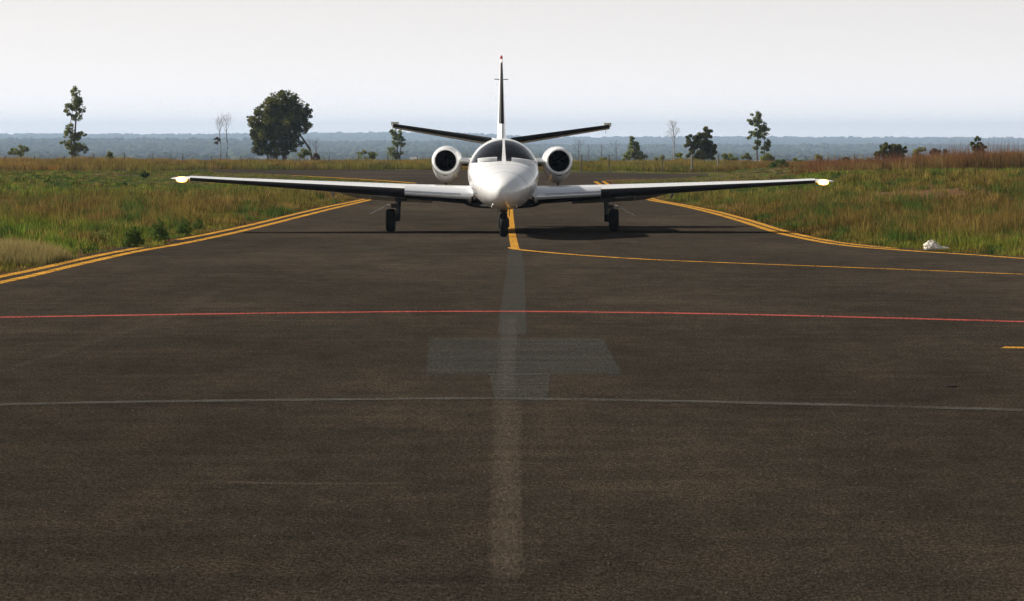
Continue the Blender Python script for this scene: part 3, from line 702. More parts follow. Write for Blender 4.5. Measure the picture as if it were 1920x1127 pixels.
# ------------------------------------------------------------------ grass
def blades(P, hts, wds, cols_lo, cols_hi, nb_, spread, lean=.35, name='grass', seg=1):
    """P (n,3) tuft roots -> n*nb_ bent blades"""
    n = len(P); N = n * nb_
    c = np.repeat(P, nb_, 0); h = np.repeat(hts, nb_) * rng.uniform(.55, 1.15, N); wd = np.repeat(wds, nb_) * rng.uniform(.6, 1.3, N)
    lo = np.repeat(cols_lo, nb_, 0); hi = np.repeat(cols_hi, nb_, 0)
    a_ = rng.uniform(0, 2 * np.pi, N); r = np.sqrt(rng.uniform(0, 1, N)) * spread
    c = c + np.stack([np.cos(a_) * r, np.sin(a_) * r, np.zeros(N)], -1)
    la = rng.uniform(0, 2 * np.pi, N); ll = rng.uniform(.05, lean, N) * h
    L = np.stack([np.cos(la) * ll, np.sin(la) * ll, np.zeros(N)], -1)
    ta = rng.uniform(0, np.pi, N); T = np.stack([np.cos(ta), np.sin(ta), np.zeros(N)], -1) * wd[:, None] * .5
    up = np.zeros((N, 3)); up[:, 2] = h
    v0 = c - T; v1 = c + T; v2 = c + L * .35 + up * .55 + T * .8; v3 = c + L * .35 + up * .55 - T * .8; v4 = c + L + up * .98
    v0[:, 2] -= .03; v1[:, 2] -= .03
    V = np.stack([v0, v1, v2, v3, v4], 1).reshape(-1, 3); i0 = np.arange(N) * 5
    T3 = np.concatenate([np.stack([i0, i0 + 1, i0 + 2], -1), np.stack([i0, i0 + 2, i0 + 3], -1), np.stack([i0 + 3, i0 + 2, i0 + 4], -1)])
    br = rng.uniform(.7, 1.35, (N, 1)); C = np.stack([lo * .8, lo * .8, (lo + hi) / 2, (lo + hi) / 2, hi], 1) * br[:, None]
    return npmesh(name, V, T3, 3, np.clip(C.reshape(-1, 3), 0, 1))
def scatter(x0, x1, y0, y1, dens, wedge=True):
    n = int((x1 - x0) * (y1 - y0) * dens); x = rng.uniform(x0, x1, n); y = rng.uniform(y0, y1, n)
    if wedge: k = np.abs(x) < .155 * y + 2.5; x, y = x[k], y[k]
    return x, y
green = np.array((.070, .098, .012)); ygreen = np.array((.150, .150, .024)); brown = np.array((.140, .072, .026)); straw = np.array((.26, .165, .055)); dgreen = np.array((.035, .065, .012)); rust = np.array((.22, .085, .032))
def mixc(a_, b_, t): return a_ * (1 - t[:, None]) + b_ * t[:, None]
def field(x, y):
    ed = edgedist(x, y); k = ~inpoly(x, y) & (ed > .05) & ((ed > .25) | (rng.uniform(0, 1, len(x)) < .4)); x, y, ed = x[k], y[k], ed[k]
    n1 = fbm(x / 4, y / 9, 51, 4); n2 = fbm(x / .8, y / 2.2, 61, 3); n3 = fbm(x / 9, y / 18, 71, 3)
    # reddish seed heads in the middle band, greener beside the taxiway and at the back
    yj = y + (n1 - .5) * 34 + (n3 - .5) * 30; band = sstep(80, 94, yj) * (1 - sstep(112, 145, yj)); band = np.maximum(band, .65 * sstep(.5, .62, n3))
    bz = band * sstep(.36, .52, n1 * .6 + n2 * .4 + .1)
    lush = sstep(.38, .58, n2 * .6 + n1 * .4) * (1 - bz * .8)
    lo = mixc(np.broadcast_to(ygreen * .6, (len(x), 3)), np.broadcast_to(green, (len(x), 3)), lush)
    hi = mixc(np.broadcast_to(ygreen, (len(x), 3)), np.broadcast_to(green * 1.5, (len(x), 3)), lush)
    hi = mixc(hi, np.broadcast_to(brown, (len(x), 3)), bz * .72); lo = mixc(lo, np.broadcast_to(brown * .55 + green * .2, (len(x), 3)), bz * .6)
    hi = mixc(hi, np.broadcast_to(straw, (len(x), 3)), (rng.uniform(0, 1, len(x)) < .16).astype(float) * .8)
    tn = sstep(.56, .66, fbm(x / .9, y / 3.5, 303, 3)); hi = mixc(hi, np.broadcast_to(straw * .8, (len(x), 3)), tn * .7); lo = mixc(lo, np.broadcast_to(brown * .9, (len(x), 3)), tn * .5)
    dk = sstep(.56, .66, fbm(x / .7, y / 3, 404, 3)) * .9; lo = mixc(lo, np.broadcast_to(dgreen, (len(x), 3)), dk); hi = mixc(hi, np.broadcast_to(dgreen * 1.4, (len(x), 3)), dk)
    h = .13 + .22 * bz + .16 * lush * sstep(.4, 1.5, ed) + .1 * n1
    h = h * (.75 + .6 * rng.uniform(0, 1, len(x))**3) * (1 - .55 * sstep(165, 185, y) * (np.abs(x) < 19))
    h = h * (.45 + .55 * sstep(.1, 1.6, ed)) * (1 - .45 * sstep(135, 175, y)) * (1 - .4 * sstep(150, 210, y))
    bare = np.clip(1.25 - np.sqrt(((x - 13.4) / 2.5)**2 + ((y - 119) / 15.)**2) + 1.6 * (fbm(x / 1.2, y / 4, 40, 4) - .5), 0, 1); kk = rng.uniform(0, 1, len(x)) > bare * .8
    h = h * (1 - .5 * bare)
    return x[kk], y[kk], h[kk], lo[kk], hi[kk]
x, y = scatter(-22, 22, 55, 130, 22); x2, y2 = scatter(-46, 46, 130, 262, 6.5)
x, y, h, lo, hi = field(np.concatenate([x, x2]), np.concatenate([y, y2]))
P = np.stack([x, y, height(x, y)], -1)
tb = (.45 + 1.15 * rng.uniform(0, 1, len(x)) * (.6 + .8 * vnoise(x / .45, y / 1.3, 505)))[:, None] * 1.25; lo = lo * tb; hi = hi * tb
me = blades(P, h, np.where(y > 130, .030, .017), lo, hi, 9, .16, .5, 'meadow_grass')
tag(link('meadow_grass', me, M_grass), 'rough green and reddish brown meadow grass on both sides of the taxiway', 'grass', kind='stuff')
print('meadow', len(x))
# tall strip behind the runway
def tall(x, y, hb, colors, name, label, dens_w=.035, nbl=9):
    k = ~inpoly(x, y) & (edgedist(x, y) > .3); x, y = x[k], y[k]
    n1 = fbm(x / 4, y / 10, 91, 4); n2 = fbm(x / 1.4, y / 5, 95, 3); t = sstep(.38, .62, n1); u = sstep(.4, .65, n2)
    cA, cB, cC = [np.broadcast_to(np.array(c_), (len(x), 3)) for c_ in colors]
    n3 = fbm(x / .9, y / 6, 97, 2)
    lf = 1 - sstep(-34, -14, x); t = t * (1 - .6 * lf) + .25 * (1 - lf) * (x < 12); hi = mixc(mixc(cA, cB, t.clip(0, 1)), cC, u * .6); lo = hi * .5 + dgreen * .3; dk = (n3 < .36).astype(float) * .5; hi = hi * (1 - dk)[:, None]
    h = hb(x, y) * (.22 + .9 * n2 + .45 * n1 + .35 * (n3 - .3))
    if name == 'tall_dry_grass':
        q = sstep(.045, .085, x / y)[:, None]; hi = hi * (1 - q * .7) + np.array((.20, .07, .03)) * q * .7
    P = np.stack([x, y, height(x, y)], -1)
    tb = rng.uniform(.6, 1.5, (len(x), 1)); lo = lo * tb; hi = hi * tb
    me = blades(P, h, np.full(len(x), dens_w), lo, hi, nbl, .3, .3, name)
    tag(link(name, me, M_grass), label, 'grass', kind='stuff')
x, y = scatter(-62, 62, 236, 320, 5.5)
k = (y > np.where(x < -16, 245, np.interp(x, [-20, 0, 8, 18, 40], [263, 262, 249, 238, 238]))); x, y = x[k], y[k]
tall(x, y, lambda x, y: .50 + .13 * (1 - sstep(-34, -18, x)) - .05 * sstep(-5, 10, x), ((.25, .130, .028), (.16, .155, .026), (.27, .185, .055)), 'tall_dry_grass', 'tall orange and yellow dry grass along the far side of the runway')
x, y = scatter(11, 46, 158, 240, 7)
k = (rng.uniform(0, 1, len(x)) < sstep(.072, .095, x / y + .012 * (fbm(x / 3, y / 6, 7) - .5))) & (x > 0 + (y < 175) * (175 - y) * .5) & (y > 168 + 8 * fbm(x / 3, y / 9, 9)); x, y = x[k], y[k]
tall(x, y, lambda x, y: .34 + .42 * sstep(.085, .125, x / y), ((.17, .062, .026), (.17, .09, .03), (.24, .15, .06)), 'red_dry_grass', 'tall rust red dry grass on the bank at the right', .028)
x, y = scatter(13, 44, 172, 245, .9); k = x > .08 * y; x, y = x[k], y[k]
P = np.stack([x, y, height(x, y)], -1); n = len(x)
me = blades(P, rng.uniform(.7, 1.35, n) * (.7 + .5 * sstep(.09, .125, x / y)), np.full(n, .016), np.broadcast_to(np.array((.16, .07, .035)), (n, 3)), np.broadcast_to(np.array((.20, .085, .045)), (n, 3)), 5, .5, .18, 'dry_stalks')
tag(link('dry_stalks', me, M_grass), 'thin reddish dry stalks standing above the red grass at the right', 'grass', kind='stuff')
# pale feathery grass at the near left
x = rng.uniform(-12.5, -7.0, 5200); y = rng.uniform(62.5, 73, 5200)
q = ((x - (-9.55)) / 1.75)**2 + ((y - 68.2) / 2.7)**2; k = (q < 1 + .3 * (vnoise(x * 2, y * 2) - .5)) & ~inpoly(x, y); x, y, q = x[k], y[k], q[k]
P = np.stack([x, y, height(x, y)], -1); n = len(x)
me = blades(P, .10 + .36 * (1 - q.clip(0, 1))**.7, np.full(n, .009), np.broadcast_to(np.array((.10, .10, .025)), (n, 3)), np.broadcast_to(np.array((.36, .28, .115)), (n, 3)), 14, .1, .45, 'feather_grass')
tag(link('feather_grass', me, M_grass), 'pale feathery grass mound beside the near left edge line', 'grass', kind='stuff')

# ------------------------------------------------------------------ woody plants
def hz(x, y): return float(height(np.array([x]), np.array([y]))[0])
def leafmesh(name, blobs, n, size, c0, c1, sub=26, org=Vector((0, 0, 0)), flat=1.0, subr=(.16, .32)):
    """blobs: world (centre, rx, ry, rz). Leaves gather in sub clumps inside each blob."""
    vol = np.array([b_[1] * b_[3] for b_ in blobs]); vol = vol / vol.sum(); VS, CS = [], []
    for (c, rx, ry, rz), w_ in zip(blobs, vol):
        ns = max(4, int(sub * w_ * len(blobs)))
        d = rng.normal(size=(ns, 3)); d /= np.linalg.norm(d, axis=1)[:, None]; r = rng.uniform(.25, 1, ns)**.5
        sc = d * r[:, None] * np.array((rx, ry, rz)) * .86; sr = rng.uniform(subr[0], subr[1], ns) * (rx * rz)**.5
        m = int(n * w_); which = rng.integers(0, ns, m)
        e = rng.normal(size=(m, 3)); e /= np.linalg.norm(e, axis=1)[:, None]; e *= (rng.uniform(0, 1, m)**.4)[:, None]
        pos = sc[which] + e * sr[which][:, None] * np.array((1, 1, .8)) + np.array(c)
        VS.append(pos); tone = rng.uniform(0, 1, ns)[which] * .7 + rng.uniform(0, 1, m) * .3
        CS.append(np.array(c0) * (1 - tone[:, None]) + np.array(c1) * tone[:, None])
    Pp = np.concatenate(VS); Cc = np.concatenate(CS); m = len(Pp)
    u = rng.normal(size=(m, 3)); u /= np.linalg.norm(u, axis=1)[:, None]; v = np.cross(u, rng.normal(size=(m, 3))); v /= np.linalg.norm(v, axis=1)[:, None]
    s = (size * rng.uniform(.6, 1.4, m))[:, None]
    V = np.stack([Pp - u * s, Pp + v * s * .5, Pp + u * s, Pp - v * s * .5], 1).reshape(-1, 3) - np.array(org)
    return npmesh(name, V, np.arange(4 * m).reshape(-1, 4), 4, np.repeat(Cc, 4, 0))
GREENS = {'dark': ((.034, .046, .010), (.19, .185, .045)), 'olive': ((.09, .115, .022), (.32, .33, .09)), 'grey': ((.11, .14, .05), (.32, .35, .15)), 'bright': ((.04, .075, .012), (.10, .15, .03)), 'brown': ((.06, .04, .02), (.12, .085, .04))}
def plant(name, label, cat, Y, base, blobs, n, size, kind='dark', grow=1.0, trunks=(), group=None, sub=26, barkm=None, subr=(.16, .32), thick=.9):
    s = ppm(Y); b0 = PY(base[0], base[1], Y); z0 = hz(b0.x, Y); root = empty(name, (b0.x, Y, z0), label, cat, group); org = Vector((b0.x, Y, z0))
    if blobs:
        W = []
        for k, b_ in enumerate(blobs):
            c = PY(b_[0], b_[1], Y); rx, rz = b_[2] / s * grow, b_[3] / s * grow; ry = max(rx, rz * .5) * thick
            c.y += (random.random() - .5) * ry * .8; c.z = max(c.z, z0 + rz * .55); W.append((c, rx, ry, rz))
        link('crown' if cat == 'tree' else 'foliage', leafmesh('leaves', W, n, size, *GREENS[kind], sub=sub, org=org, subr=subr), M_leaf, root)
    if trunks:
        b = MB()
        for tr in trunks:
            pts = []
            for k, (px, py, r) in enumerate(tr):
                q = PY(px, py, Y) - org
                if k == 0 and py >= base[1] - 3: q.z = -.3
                q.y += (random.random() - .5) * .25 * k; pts.append(q)
            b.tube(pts, [t_[2] / s for t_ in tr], 7)
        b.build('trunk' if cat == 'tree' else 'stem', barkm or M_bark, root)
    return root
def twigs(x0, y0, x1, y1, r, depth, out, spread=28, up=.25):
    """bare branches in photo pixels: a wavering leader with side shoots along its upper part"""
    n = 5; L = math.hypot(x1 - x0, y1 - y0); pts = []
    for k in range(n + 1):
        t = k / n; j = 0 if k in (0, n) else L * .02
        pts.append((x0 + (x1 - x0) * t + random.uniform(-j, j), y0 + (y1 - y0) * t, r * (1 - .75 * t)))
    out.append(pts)
    if depth == 0: return
    a0 = math.atan2(y1 - y0, x1 - x0); m = (9 if depth >= 3 else 6 if depth == 2 else 3)
    for k in range(m):
        t = .35 + .6 * k / m + random.uniform(-.04, .04); a_ = a0 + math.radians(random.uniform(.6, 1) * spread) * (1 if k % 2 else -1); l = L * (1.1 - t) * random.uniform(.6, 1.0)
        xs, ys_ = x0 + (x1 - x0) * t, y0 + (y1 - y0) * t
        twigs(xs, ys_, xs + math.cos(a_) * l, ys_ + math.sin(a_) * l, max(r * .45, .22), min(depth - 1, 1), out, spread)
# tall slim tree at the left
plant('tree', 'tall slim tree with sparse stacked foliage clumps at the far left', 'tree', 330, (138, 296),
      [(141, 172, 9, 10), (146, 186, 9, 10), (139, 197, 11, 9), (150, 200, 8, 12), (129, 203, 8, 7), (124, 214, 7, 6), (144, 218, 11, 7), (131, 241, 8, 9), (128, 252, 9, 8), (152, 254, 10, 7), (142, 256, 8, 10), (119, 269, 6, 5), (133, 272, 10, 12), (150, 275, 9, 9), (160, 281, 6, 7), (141, 285, 11, 8)],
      7000, .085, 'olive', 1.2, [[(140, 296, 2.6), (140, 262, 2.0), (142, 225, 1.4), (144, 180, .7)], [(137, 296, 1.8), (134, 265, 1.2), (131, 238, .8), (136, 205, .5)], [(139, 262, 1), (120, 270, .5)], [(141, 268, 1), (158, 276, .5)]], sub=15, subr=(.22, .55))
plant('tree', 'big dense dark tree with a wide round crown, left of the jet', 'tree', 345, (527, 302),
      [(540, 215, 26, 22), (560, 222, 20, 20), (510, 240, 28, 20), (480, 245, 16, 18), (525, 200, 30, 18), (528, 190, 32, 22), (505, 205, 26, 24), (550, 205, 24, 24), (487, 225, 24, 20), (575, 215, 12, 22), (525, 230, 42, 30), (565, 238, 20, 18), (500, 255, 30, 24), (540, 262, 32, 22), (485, 268, 16, 26), (512, 282, 30, 14), (545, 278, 16, 12), (467, 222, 9, 6), (530, 176, 16, 8), (497, 287, 16, 9)],
      40000, .105, 'dark', 1.04, [[(534, 302, 5), (533, 275, 4), (528, 230, 3), (528, 195, 1.5)], [(522, 302, 2.5), (515, 270, 2), (500, 235, 1.5)], [(505, 302, 2), (500, 275, 1.5)], [(590, 300, 2.6), (581, 280, 2.2), (566, 258, 1.8), (550, 235, 1.2)]], sub=30, subr=(.16, .40))
tw = []; twigs(594, 302, 592, 262, .9, 2, tw); twigs(584, 290, 578, 255, .7, 1, tw)
plant('bare_tree', 'thin leafless sapling just right of the big dense tree', 'tree', 352, (594, 302), [], 0, 0, trunks=tw)
tw = []; twigs(425, 300, 426, 262, 1.2, 0, tw); twigs(426, 268, 424, 214, .9, 3, tw, 30)
plant('bare_tree', 'bare pole-like tree, taller one of the pair left of the big tree', 'tree', 350, (425, 300), [], 0, 0, trunks=tw)
tw = []; twigs(414, 302, 413, 262, 1.1, 0, tw); twigs(413, 268, 412, 222, .8, 3, tw, 26)
plant('bare_tree', 'bare thin tree with a dark tangle halfway up its left side', 'tree', 346, (414, 302), [(407, 264, 7, 8)], 260, .07, 'brown', trunks=tw)
plant('tree', 'young slim tree under the left tailplane tip', 'tree', 340, (745, 304), [(738, 250, 7, 10), (750, 252, 8, 10), (742, 266, 9, 9), (756, 266, 5, 12), (735, 284, 8, 9), (748, 290, 9, 10), (738, 292, 10, 8)], 2600, .085, 'grey', 1.15,
      [[(744, 304, 1.6), (745, 270, 1.1), (741, 240, .6)], [(748, 304, 1.2), (752, 270, .8), (752, 245, .5)]], sub=10, subr=(.28, .5))
plant('tree', 'small cone shaped green tree right of the right engine', 'tree', 335, (1190, 305), [(1187, 262, 7, 10), (1190, 275, 11, 9), (1187, 288, 16, 10), (1198, 292, 13, 10), (1176, 294, 10, 8)], 4200, .085, 'grey', 1.25, [[(1190, 305, 1.4), (1189, 270, .6)]], sub=12, subr=(.25, .42))
tw = []; twigs(1263, 308, 1264, 258, 1.5, 0, tw); twigs(1264, 258, 1261, 226, 1.0, 4, tw, 34); twigs(1264, 270, 1255, 242, .7, 2, tw, 30); twigs(1264, 262, 1272, 240, .7, 2, tw, 30)
plant('bare_tree', 'pale leafless tree between the cone shaped tree and the dark bushy tree', 'tree', 325, (1263, 308), [], 0, 0, trunks=tw, barkm=M_barkpale)
plant('tree', 'dark bushy tree with two peaks above the right wing', 'tree', 322, (1320, 314), [(1323, 246, 11, 12), (1318, 262, 18, 14), (1331, 268, 14, 14), (1297, 262, 10, 12), (1295, 278, 12, 14), (1315, 282, 22, 18), (1336, 284, 9, 12), (1322, 300, 22, 11), (1298, 296, 12, 11)], 17000, .09, 'dark', 1.15, [[(1318, 314, 2.5), (1318, 280, 2), (1322, 250, 1)]], sub=14, subr=(.22, .4))
plant('tree', 'tall airy tree with open foliage above the right wing', 'tree', 335, (1420, 303), [(1418, 216, 10, 7), (1409, 229, 8, 5), (1425, 231, 11, 8), (1432, 240, 10, 8), (1416, 247, 9, 6), (1428, 254, 11, 8), (1406, 256, 6, 4), (1418, 272, 8, 9), (1438, 268, 6, 10), (1434, 281, 8, 6)], 5200, .085, 'grey', 1.3,
      [[(1420, 303, 1.8), (1419, 275, 1.4), (1424, 240, .9), (1420, 214, .5)], [(1434, 303, 1.0), (1433, 275, .8), (1434, 250, .5)]], sub=9, subr=(.3, .5))
plant('tree', 'dark low round tree behind the red grass at the right', 'tree', 300, (1668, 304), [(1662, 280, 16, 13), (1680, 284, 17, 12), (1650, 287, 12, 11), (1694, 286, 9, 10), (1668, 292, 28, 9)], 5200, .10, 'dark', 1.15, [[(1652, 305, 1.8), (1660, 285, 1)]], sub=14, subr=(.22, .4))
plant('tree', 'small pointed dark tree above the red grass near the right edge', 'tree', 290, (1836, 300), [(1834, 263, 7, 8), (1829, 272, 10, 8), (1841, 276, 9, 10), (1835, 286, 14, 9)], 2400, .09, 'dark', 1.15, [[(1836, 300, 1.5), (1835, 262, .6)]], sub=11, subr=(.25, .42))
BG = 'bushes along the plateau edge'
bushes = [
    ('dull green bush with two humps at the left edge', 330, (36, 296), [(40, 280, 11, 9), (24, 286, 8, 7)], 900, 'olive'),
    ('small upright bush right of the tall slim tree', 300, (206, 306), [(206, 295, 5, 8)], 420, 'olive'),
    ('light green bush at the foot of the leaning trunk', 320, (571, 302), [(571, 291, 9, 8)], 600, 'olive'),
    ('brown scrubby bush right of the leaning trunk', 315, (592, 305), [(592, 298, 7, 7)], 380, 'brown'),
    ('dim green low thicket left of the young slim tree', 345, (692, 302), [(684, 292, 15, 7), (703, 291, 11, 7)], 900, 'grey'),
    ('low dark bush left of the cone shaped tree', 320, (1130, 308), [(1131, 300, 7, 6)], 300, 'olive'),
    ('small dark bush right of the cone shaped tree', 320, (1238, 308), [(1237, 300, 8, 6)], 320, 'olive'),
    ('brownish bush left of the dark bushy tree', 320, (1274, 308), [(1274, 297, 7, 10)], 420, 'olive'),
    ('round green bush right of the dark bushy tree', 320, (1370, 306), [(1370, 297, 12, 9)], 700, 'olive'),
    ('small bush left of the tall airy tree', 320, (1401, 305), [(1401, 297, 8, 8)], 520, 'olive'),
    ('bush at the foot of the tall airy tree', 315, (1438, 308), [(1440, 299, 11, 9)], 700, 'olive'),
    ('bright green leafy bush above the right wing', 234, (1466, 330), [(1462, 314, 15, 10), (1480, 316, 11, 9), (1450, 319, 9, 7), (1468, 306, 9, 7)], 2200, 'bright'),
    ('grey green bush behind the bright green bush', 300, (1486, 312), [(1488, 304, 12, 8)], 600, 'olive'),
    ('small bush on the grass edge left of the round tree', 290, (1534, 306), [(1534, 299, 8, 7)], 420, 'olive'),
    ('little dark windswept bush', 285, (1586, 306), [(1586, 300, 9, 4), (1592, 303, 6, 4)], 300, 'dark'),
    ('low green bush just left of the round tree', 285, (1622, 308), [(1622, 304, 12, 5)], 420, 'olive'),
    ('olive bush just right of the round tree', 280, (1725, 300), [(1727, 287, 12, 8), (1716, 292, 8, 6)], 800, 'olive'),
    ('hazy brownish bush between the round and the pointed tree', 290, (1760, 298), [(1760, 287, 14, 9)], 700, 'brown'),
    ('small dark green tuft on the left meadow', 165, (232, 350), [(230, 347, 10, 5)], 260, 'bright'),
    ('dark weed clump near the tall slim tree on the meadow', 205, (270, 333), [(270, 327, 6, 5)], 220, 'bright'),
    ('dark tussock on the left meadow near the frame edge', 170, (86, 345), [(86, 340, 5, 7)], 200, 'olive'),
]
for k, (lb, Y, base, bl, n, kd) in enumerate(bushes):
    plant('bush', lb, 'bush', Y, base, bl, int(n * 1.5), .08 if Y > 200 else .045, kd, 1.4, [[(base[0], base[1], 1.0), (bl[0][0], bl[0][1], .5)]], group=BG if Y > 240 else None, sub=9, subr=(.28, .5))
# dead poles
for k, (px, t, bb, lb) in enumerate([(1085, 262, 302, 'dead thin tree right of the right engine'), (1155, 262, 303, 'dead pole left of the cone shaped tree'), (1128, 268, 303, 'shorter dead pole between the dead thin tree and the taller pole'), (1104, 272, 303, 'short dead pole behind the fence near the dead thin tree')]):
    tw = []; twigs(px, bb, px + random.uniform(-1, 1), t, .8, 2 if k == 0 else 1, tw, 30)
    plant('dead_tree', lb, 'tree', 345, (px, bb), [], 0, 0, trunks=tw, group='dead trees behind the grass')
# weeds by the near left edge
def weed(lb, px, py, hpx, wpx, n, kd):
    gx, gy = G(px, py); s = ppm(gy); z0 = hz(gx, gy); root = empty('weed', (gx, gy, z0), lb, 'weed', 'leafy weeds beside the left edge line')
    W = [(Vector((gx + u_ * wpx / s, gy + random.uniform(-.1, .1), z0 + hpx / s * t)), wpx / s * w_, .18, hpx / s * .3) for t, u_, w_ in ((.22, -.2, .34), (.22, .22, .32), (.5, 0, .3), (.55, -.22, .16), (.6, .2, .16), (.82, .03, .14))]
    link('foliage', leafmesh('leaves', W, n * 2, .022, *GREENS[kd], sub=14, org=Vector((gx, gy, z0)), subr=(.3, .8)), M_leaf, root)
    b = MB()
    for k in range(6):
        a_ = random.uniform(-1, 1) * .3; b.tube([(a_ * .2, 0, -.03), (a_ * .6, random.uniform(-.05, .05), hpx / s * .5), (a_ * wpx / s * 1.0, random.uniform(-.08, .08), hpx / s * random.uniform(.7, 1.0))], [.007, .005, .003], 5)
    b.build('stem', mat('weed_stem', (.06, .08, .02), .8), root)
weed('dark leafy weed at the bend of the left edge line', 250, 463, 42, 46, 700, 'bright')
weed('tall green weed left of the broken edge line', 300, 452, 44, 34, 600, 'bright')
weed('green weed just above the start of the outer edge line', 345, 440, 34, 30, 450, 'bright')
weed('small weed on the edge further along the left line', 372, 432, 24, 22, 260, 'bright')
weed('broad low weed near the left frame edge', 190, 455, 24, 50, 420, 'olive')
# fence
fr = empty('wire_fence', (0, 303, hz(0, 303)), 'low wire fence on thin posts along the plateau edge', 'fence')
posts = [(175, 0, 287), (233, 0, 287), (287, 0, 288), (342, 0, 288)] + [(x, 0, 292) for x in (10, 65, 120, 397, 452, 507, 562, 617, 672, 727, 782)] + [(1090, 1, 290), (1142, 1, 290), (1242, 1, 290), (1297, 1, 289), (1346, 1, 289), (1452, 1, 293), (1552, 1, 293), (1602, 1, 291), (1652, 1, 288)]
for px, kd, t in sorted(posts):
    YF = 246 if kd else 292; top = PY(px, t, YF); z0 = hz(top.x, YF); b = MB(); rr_ = .06 if px in (1297, 1346) else .038
    yf = YF - 303; b.tube([(top.x, yf, z0 - .3 - fr.location.z), (top.x + .01, yf, (z0 + top.z) / 2 - fr.location.z), (top.x + random.uniform(-.03, .03), yf, top.z - fr.location.z)], [rr_, rr_, rr_ * .9], 7); b.build('post', M_post if px in (1297, 1346) else M_postg if kd else M_postd, fr)
b = MB()
for hgt in (.5, .8, 1.1):
    pts = [(x, yv - 303, hz(x, yv) + hgt - fr.location.z) for x, yv in [(x, 292) for x in np.linspace(-42, -6, 20)] + [(x, 246) for x in np.linspace(4.5, 26, 14)]]; b.tube(pts, .004, 4)
b.build('wire', M_wire, fr)
# crumpled white bag
gx, gy = G(1760, 471); z0 = hz(gx, gy + .25); bm = bmesh.new(); bmesh.ops.create_icosphere(bm, subdivisions=4, radius=1)
for v in bm.verts:
    c = v.co.copy(); n = float(fbm(np.array([c.x * 2.1 + c.z * 1.3]), np.array([c.y * 2.1 - c.z * 1.7]), 77, 4)[0]) - .5
    rid = abs(float(vnoise(np.array([c.x * 4 + c.z * 3]), np.array([c.y * 4 + c.z]), 79)[0]) - .5)
    r = 1 + n * .6 - rid * .25; v.co = Vector((c.x * (.25 if c.x < 0 else .30) * r - .05, c.y * .17 * r, max(-.2, c.z) * .165 * r * (1.0 if c.x < -.1 else max(.28, 1.0 - (c.x + .1) * 1.3)) + .03))
me = bpy.data.meshes.new('plastic_bag'); bm.to_mesh(me); bm.free()
tag(link('plastic_bag', me, M_bag, loc=(gx, gy + .3, .02)), 'crumpled white plastic bag on the turf edge at the right', 'bag')
# small scrap
gx, gy = G(1785, 726); b = MB(); b.loft([[Vector((x, .035 * math.cos(t) * k, .008 + .010 * math.sin(t) * k)) for t in np.linspace(0, 2 * math.pi, 9)[:-1]] for x, k in ((-.05, .3), (-.03, .9), (0, 1.1), (.03, .8), (.045, .3))])
o = b.build('rubber_scrap', M_tyre); o.location = (gx, gy, 0); tag(o, 'small black scrap lying on the asphalt at the right', 'scrap')
# grit
n = 420; gp = rng.uniform(0, 1, (n, 2)); V = []; Fq = []
for k in range(n):
    yy = 19 + 55 * gp[k, 1]**1.3; xx = (gp[k, 0] - .5) * (.29 * yy); r = rng.uniform(.004, .011)
    if not inpoly(np.array([xx]), np.array([yy]))[0]: continue
    i = len(V); q = rng.uniform(.6, 1.2, (6,)) * r
    V += [(xx + q[0], yy, .004), (xx, yy + q[1], .004), (xx - q[2], yy, .004), (xx, yy - q[3], .004), (xx, yy, .004 + q[4]), (xx, yy, 0)]
    Fq += [(i, i + 1, i + 4), (i + 1, i + 2, i + 4), (i + 2, i + 3, i + 4), (i + 3, i, i + 4)]
me = npmesh('grit', np.array(V), np.array(Fq), 3); tag(link('grit', me, mat('grit_stone', (.035, .03, .026), .9)), 'small stones strewn over the apron', 'grit', kind='stuff')

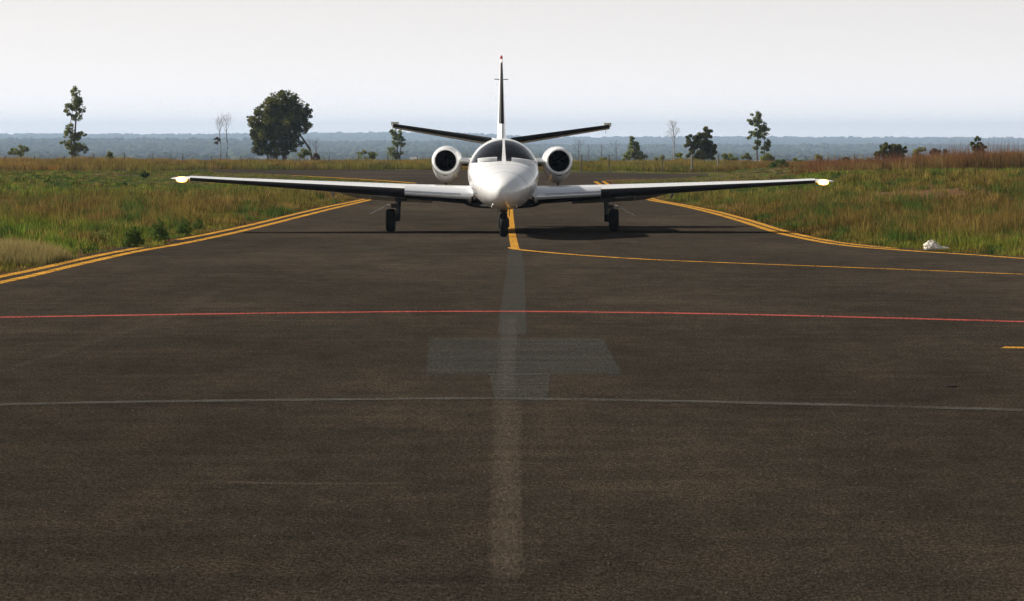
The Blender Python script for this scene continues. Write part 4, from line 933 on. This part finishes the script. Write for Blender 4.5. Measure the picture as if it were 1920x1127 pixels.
# ------------------------------------------------------------------ distant woods (one mass far below the plateau)
ico = bmesh.new(); bmesh.ops.create_icosphere(ico, subdivisions=1, radius=1); IV = np.array([v.co[:] for v in ico.verts]); IF = np.array([[v.index for v in f.verts] for f in ico.faces]); ico.free()
N = 62000; yy = 1300 * (11900 / 1300)**rng.uniform(0, 1, N)**.8; xx = rng.uniform(-.165, .165, N) * yy
cl = fbm(xx / 60, yy / 300, 101, 4); cl2 = fbm(xx / 420, yy / 1400, 131, 3); pp = sstep(.50, .60, cl * .6 + cl2 * .4); k = rng.uniform(0, 1, N) < np.maximum(pp, .22) * np.where(yy < 4600, .07 + .6 * sstep(.52, .62, fbm(xx / 90, yy / 260, 19, 4)), 1.0) ; xx, yy = xx[k], yy[k]; n = len(xx)
rx = rng.uniform(2.5, 6, n) * (1 + yy / 12000); rz = rng.uniform(2.0, 5.0, n); zz = height(xx, yy)
J = rng.uniform(.75, 1.3, (n, len(IV), 1)); S = np.stack([rx, rx * 1.2, rz], -1)[:, None, :]
V = IV[None] * J * S + np.stack([xx, yy, zz + rz * .4], -1)[:, None, :]
Fq = IF[None] + (np.arange(n) * len(IV))[:, None, None]
c = np.array((.022, .032, .012))[None] + rng.uniform(0, 1, (n, 1)) * np.array((.03, .03, .012))[None]
me = npmesh('distant_woodland', V.reshape(-1, 3), Fq.reshape(-1, 3), 3, np.repeat(c, len(IV), 0))
tag(link('distant_woodland', me, M_farwood), 'scattered woods on the hazy hills beyond the airfield', 'woodland', kind='stuff')
print('woods', n)
# ------------------------------------------------------------------ haze
b = MB(); b.box((-9000, -120, -45), (9000, 14200, 60)); hz_o = b.build('haze', None, None, False) if False else None
me = b.mesh('haze'); M_h = bpy.data.materials.new('haze_air'); M_h.use_nodes = True; t = M_h.node_tree; t.nodes.clear()
out = t.nodes.new('ShaderNodeOutputMaterial'); pv = t.nodes.new('ShaderNodeVolumePrincipled'); pv.inputs['Color'].default_value = (.57, .75, 1.0, 1); pv.inputs['Density'].default_value = 1.0e-4; pv.inputs['Anisotropy'].default_value = .2
t.links.new(pv.outputs[0], out.inputs['Volume'])
tag(link('haze', me, M_h), kind='stuff'); bpy.data.objects['haze']['label'] = 'thin bluish haze over the land'
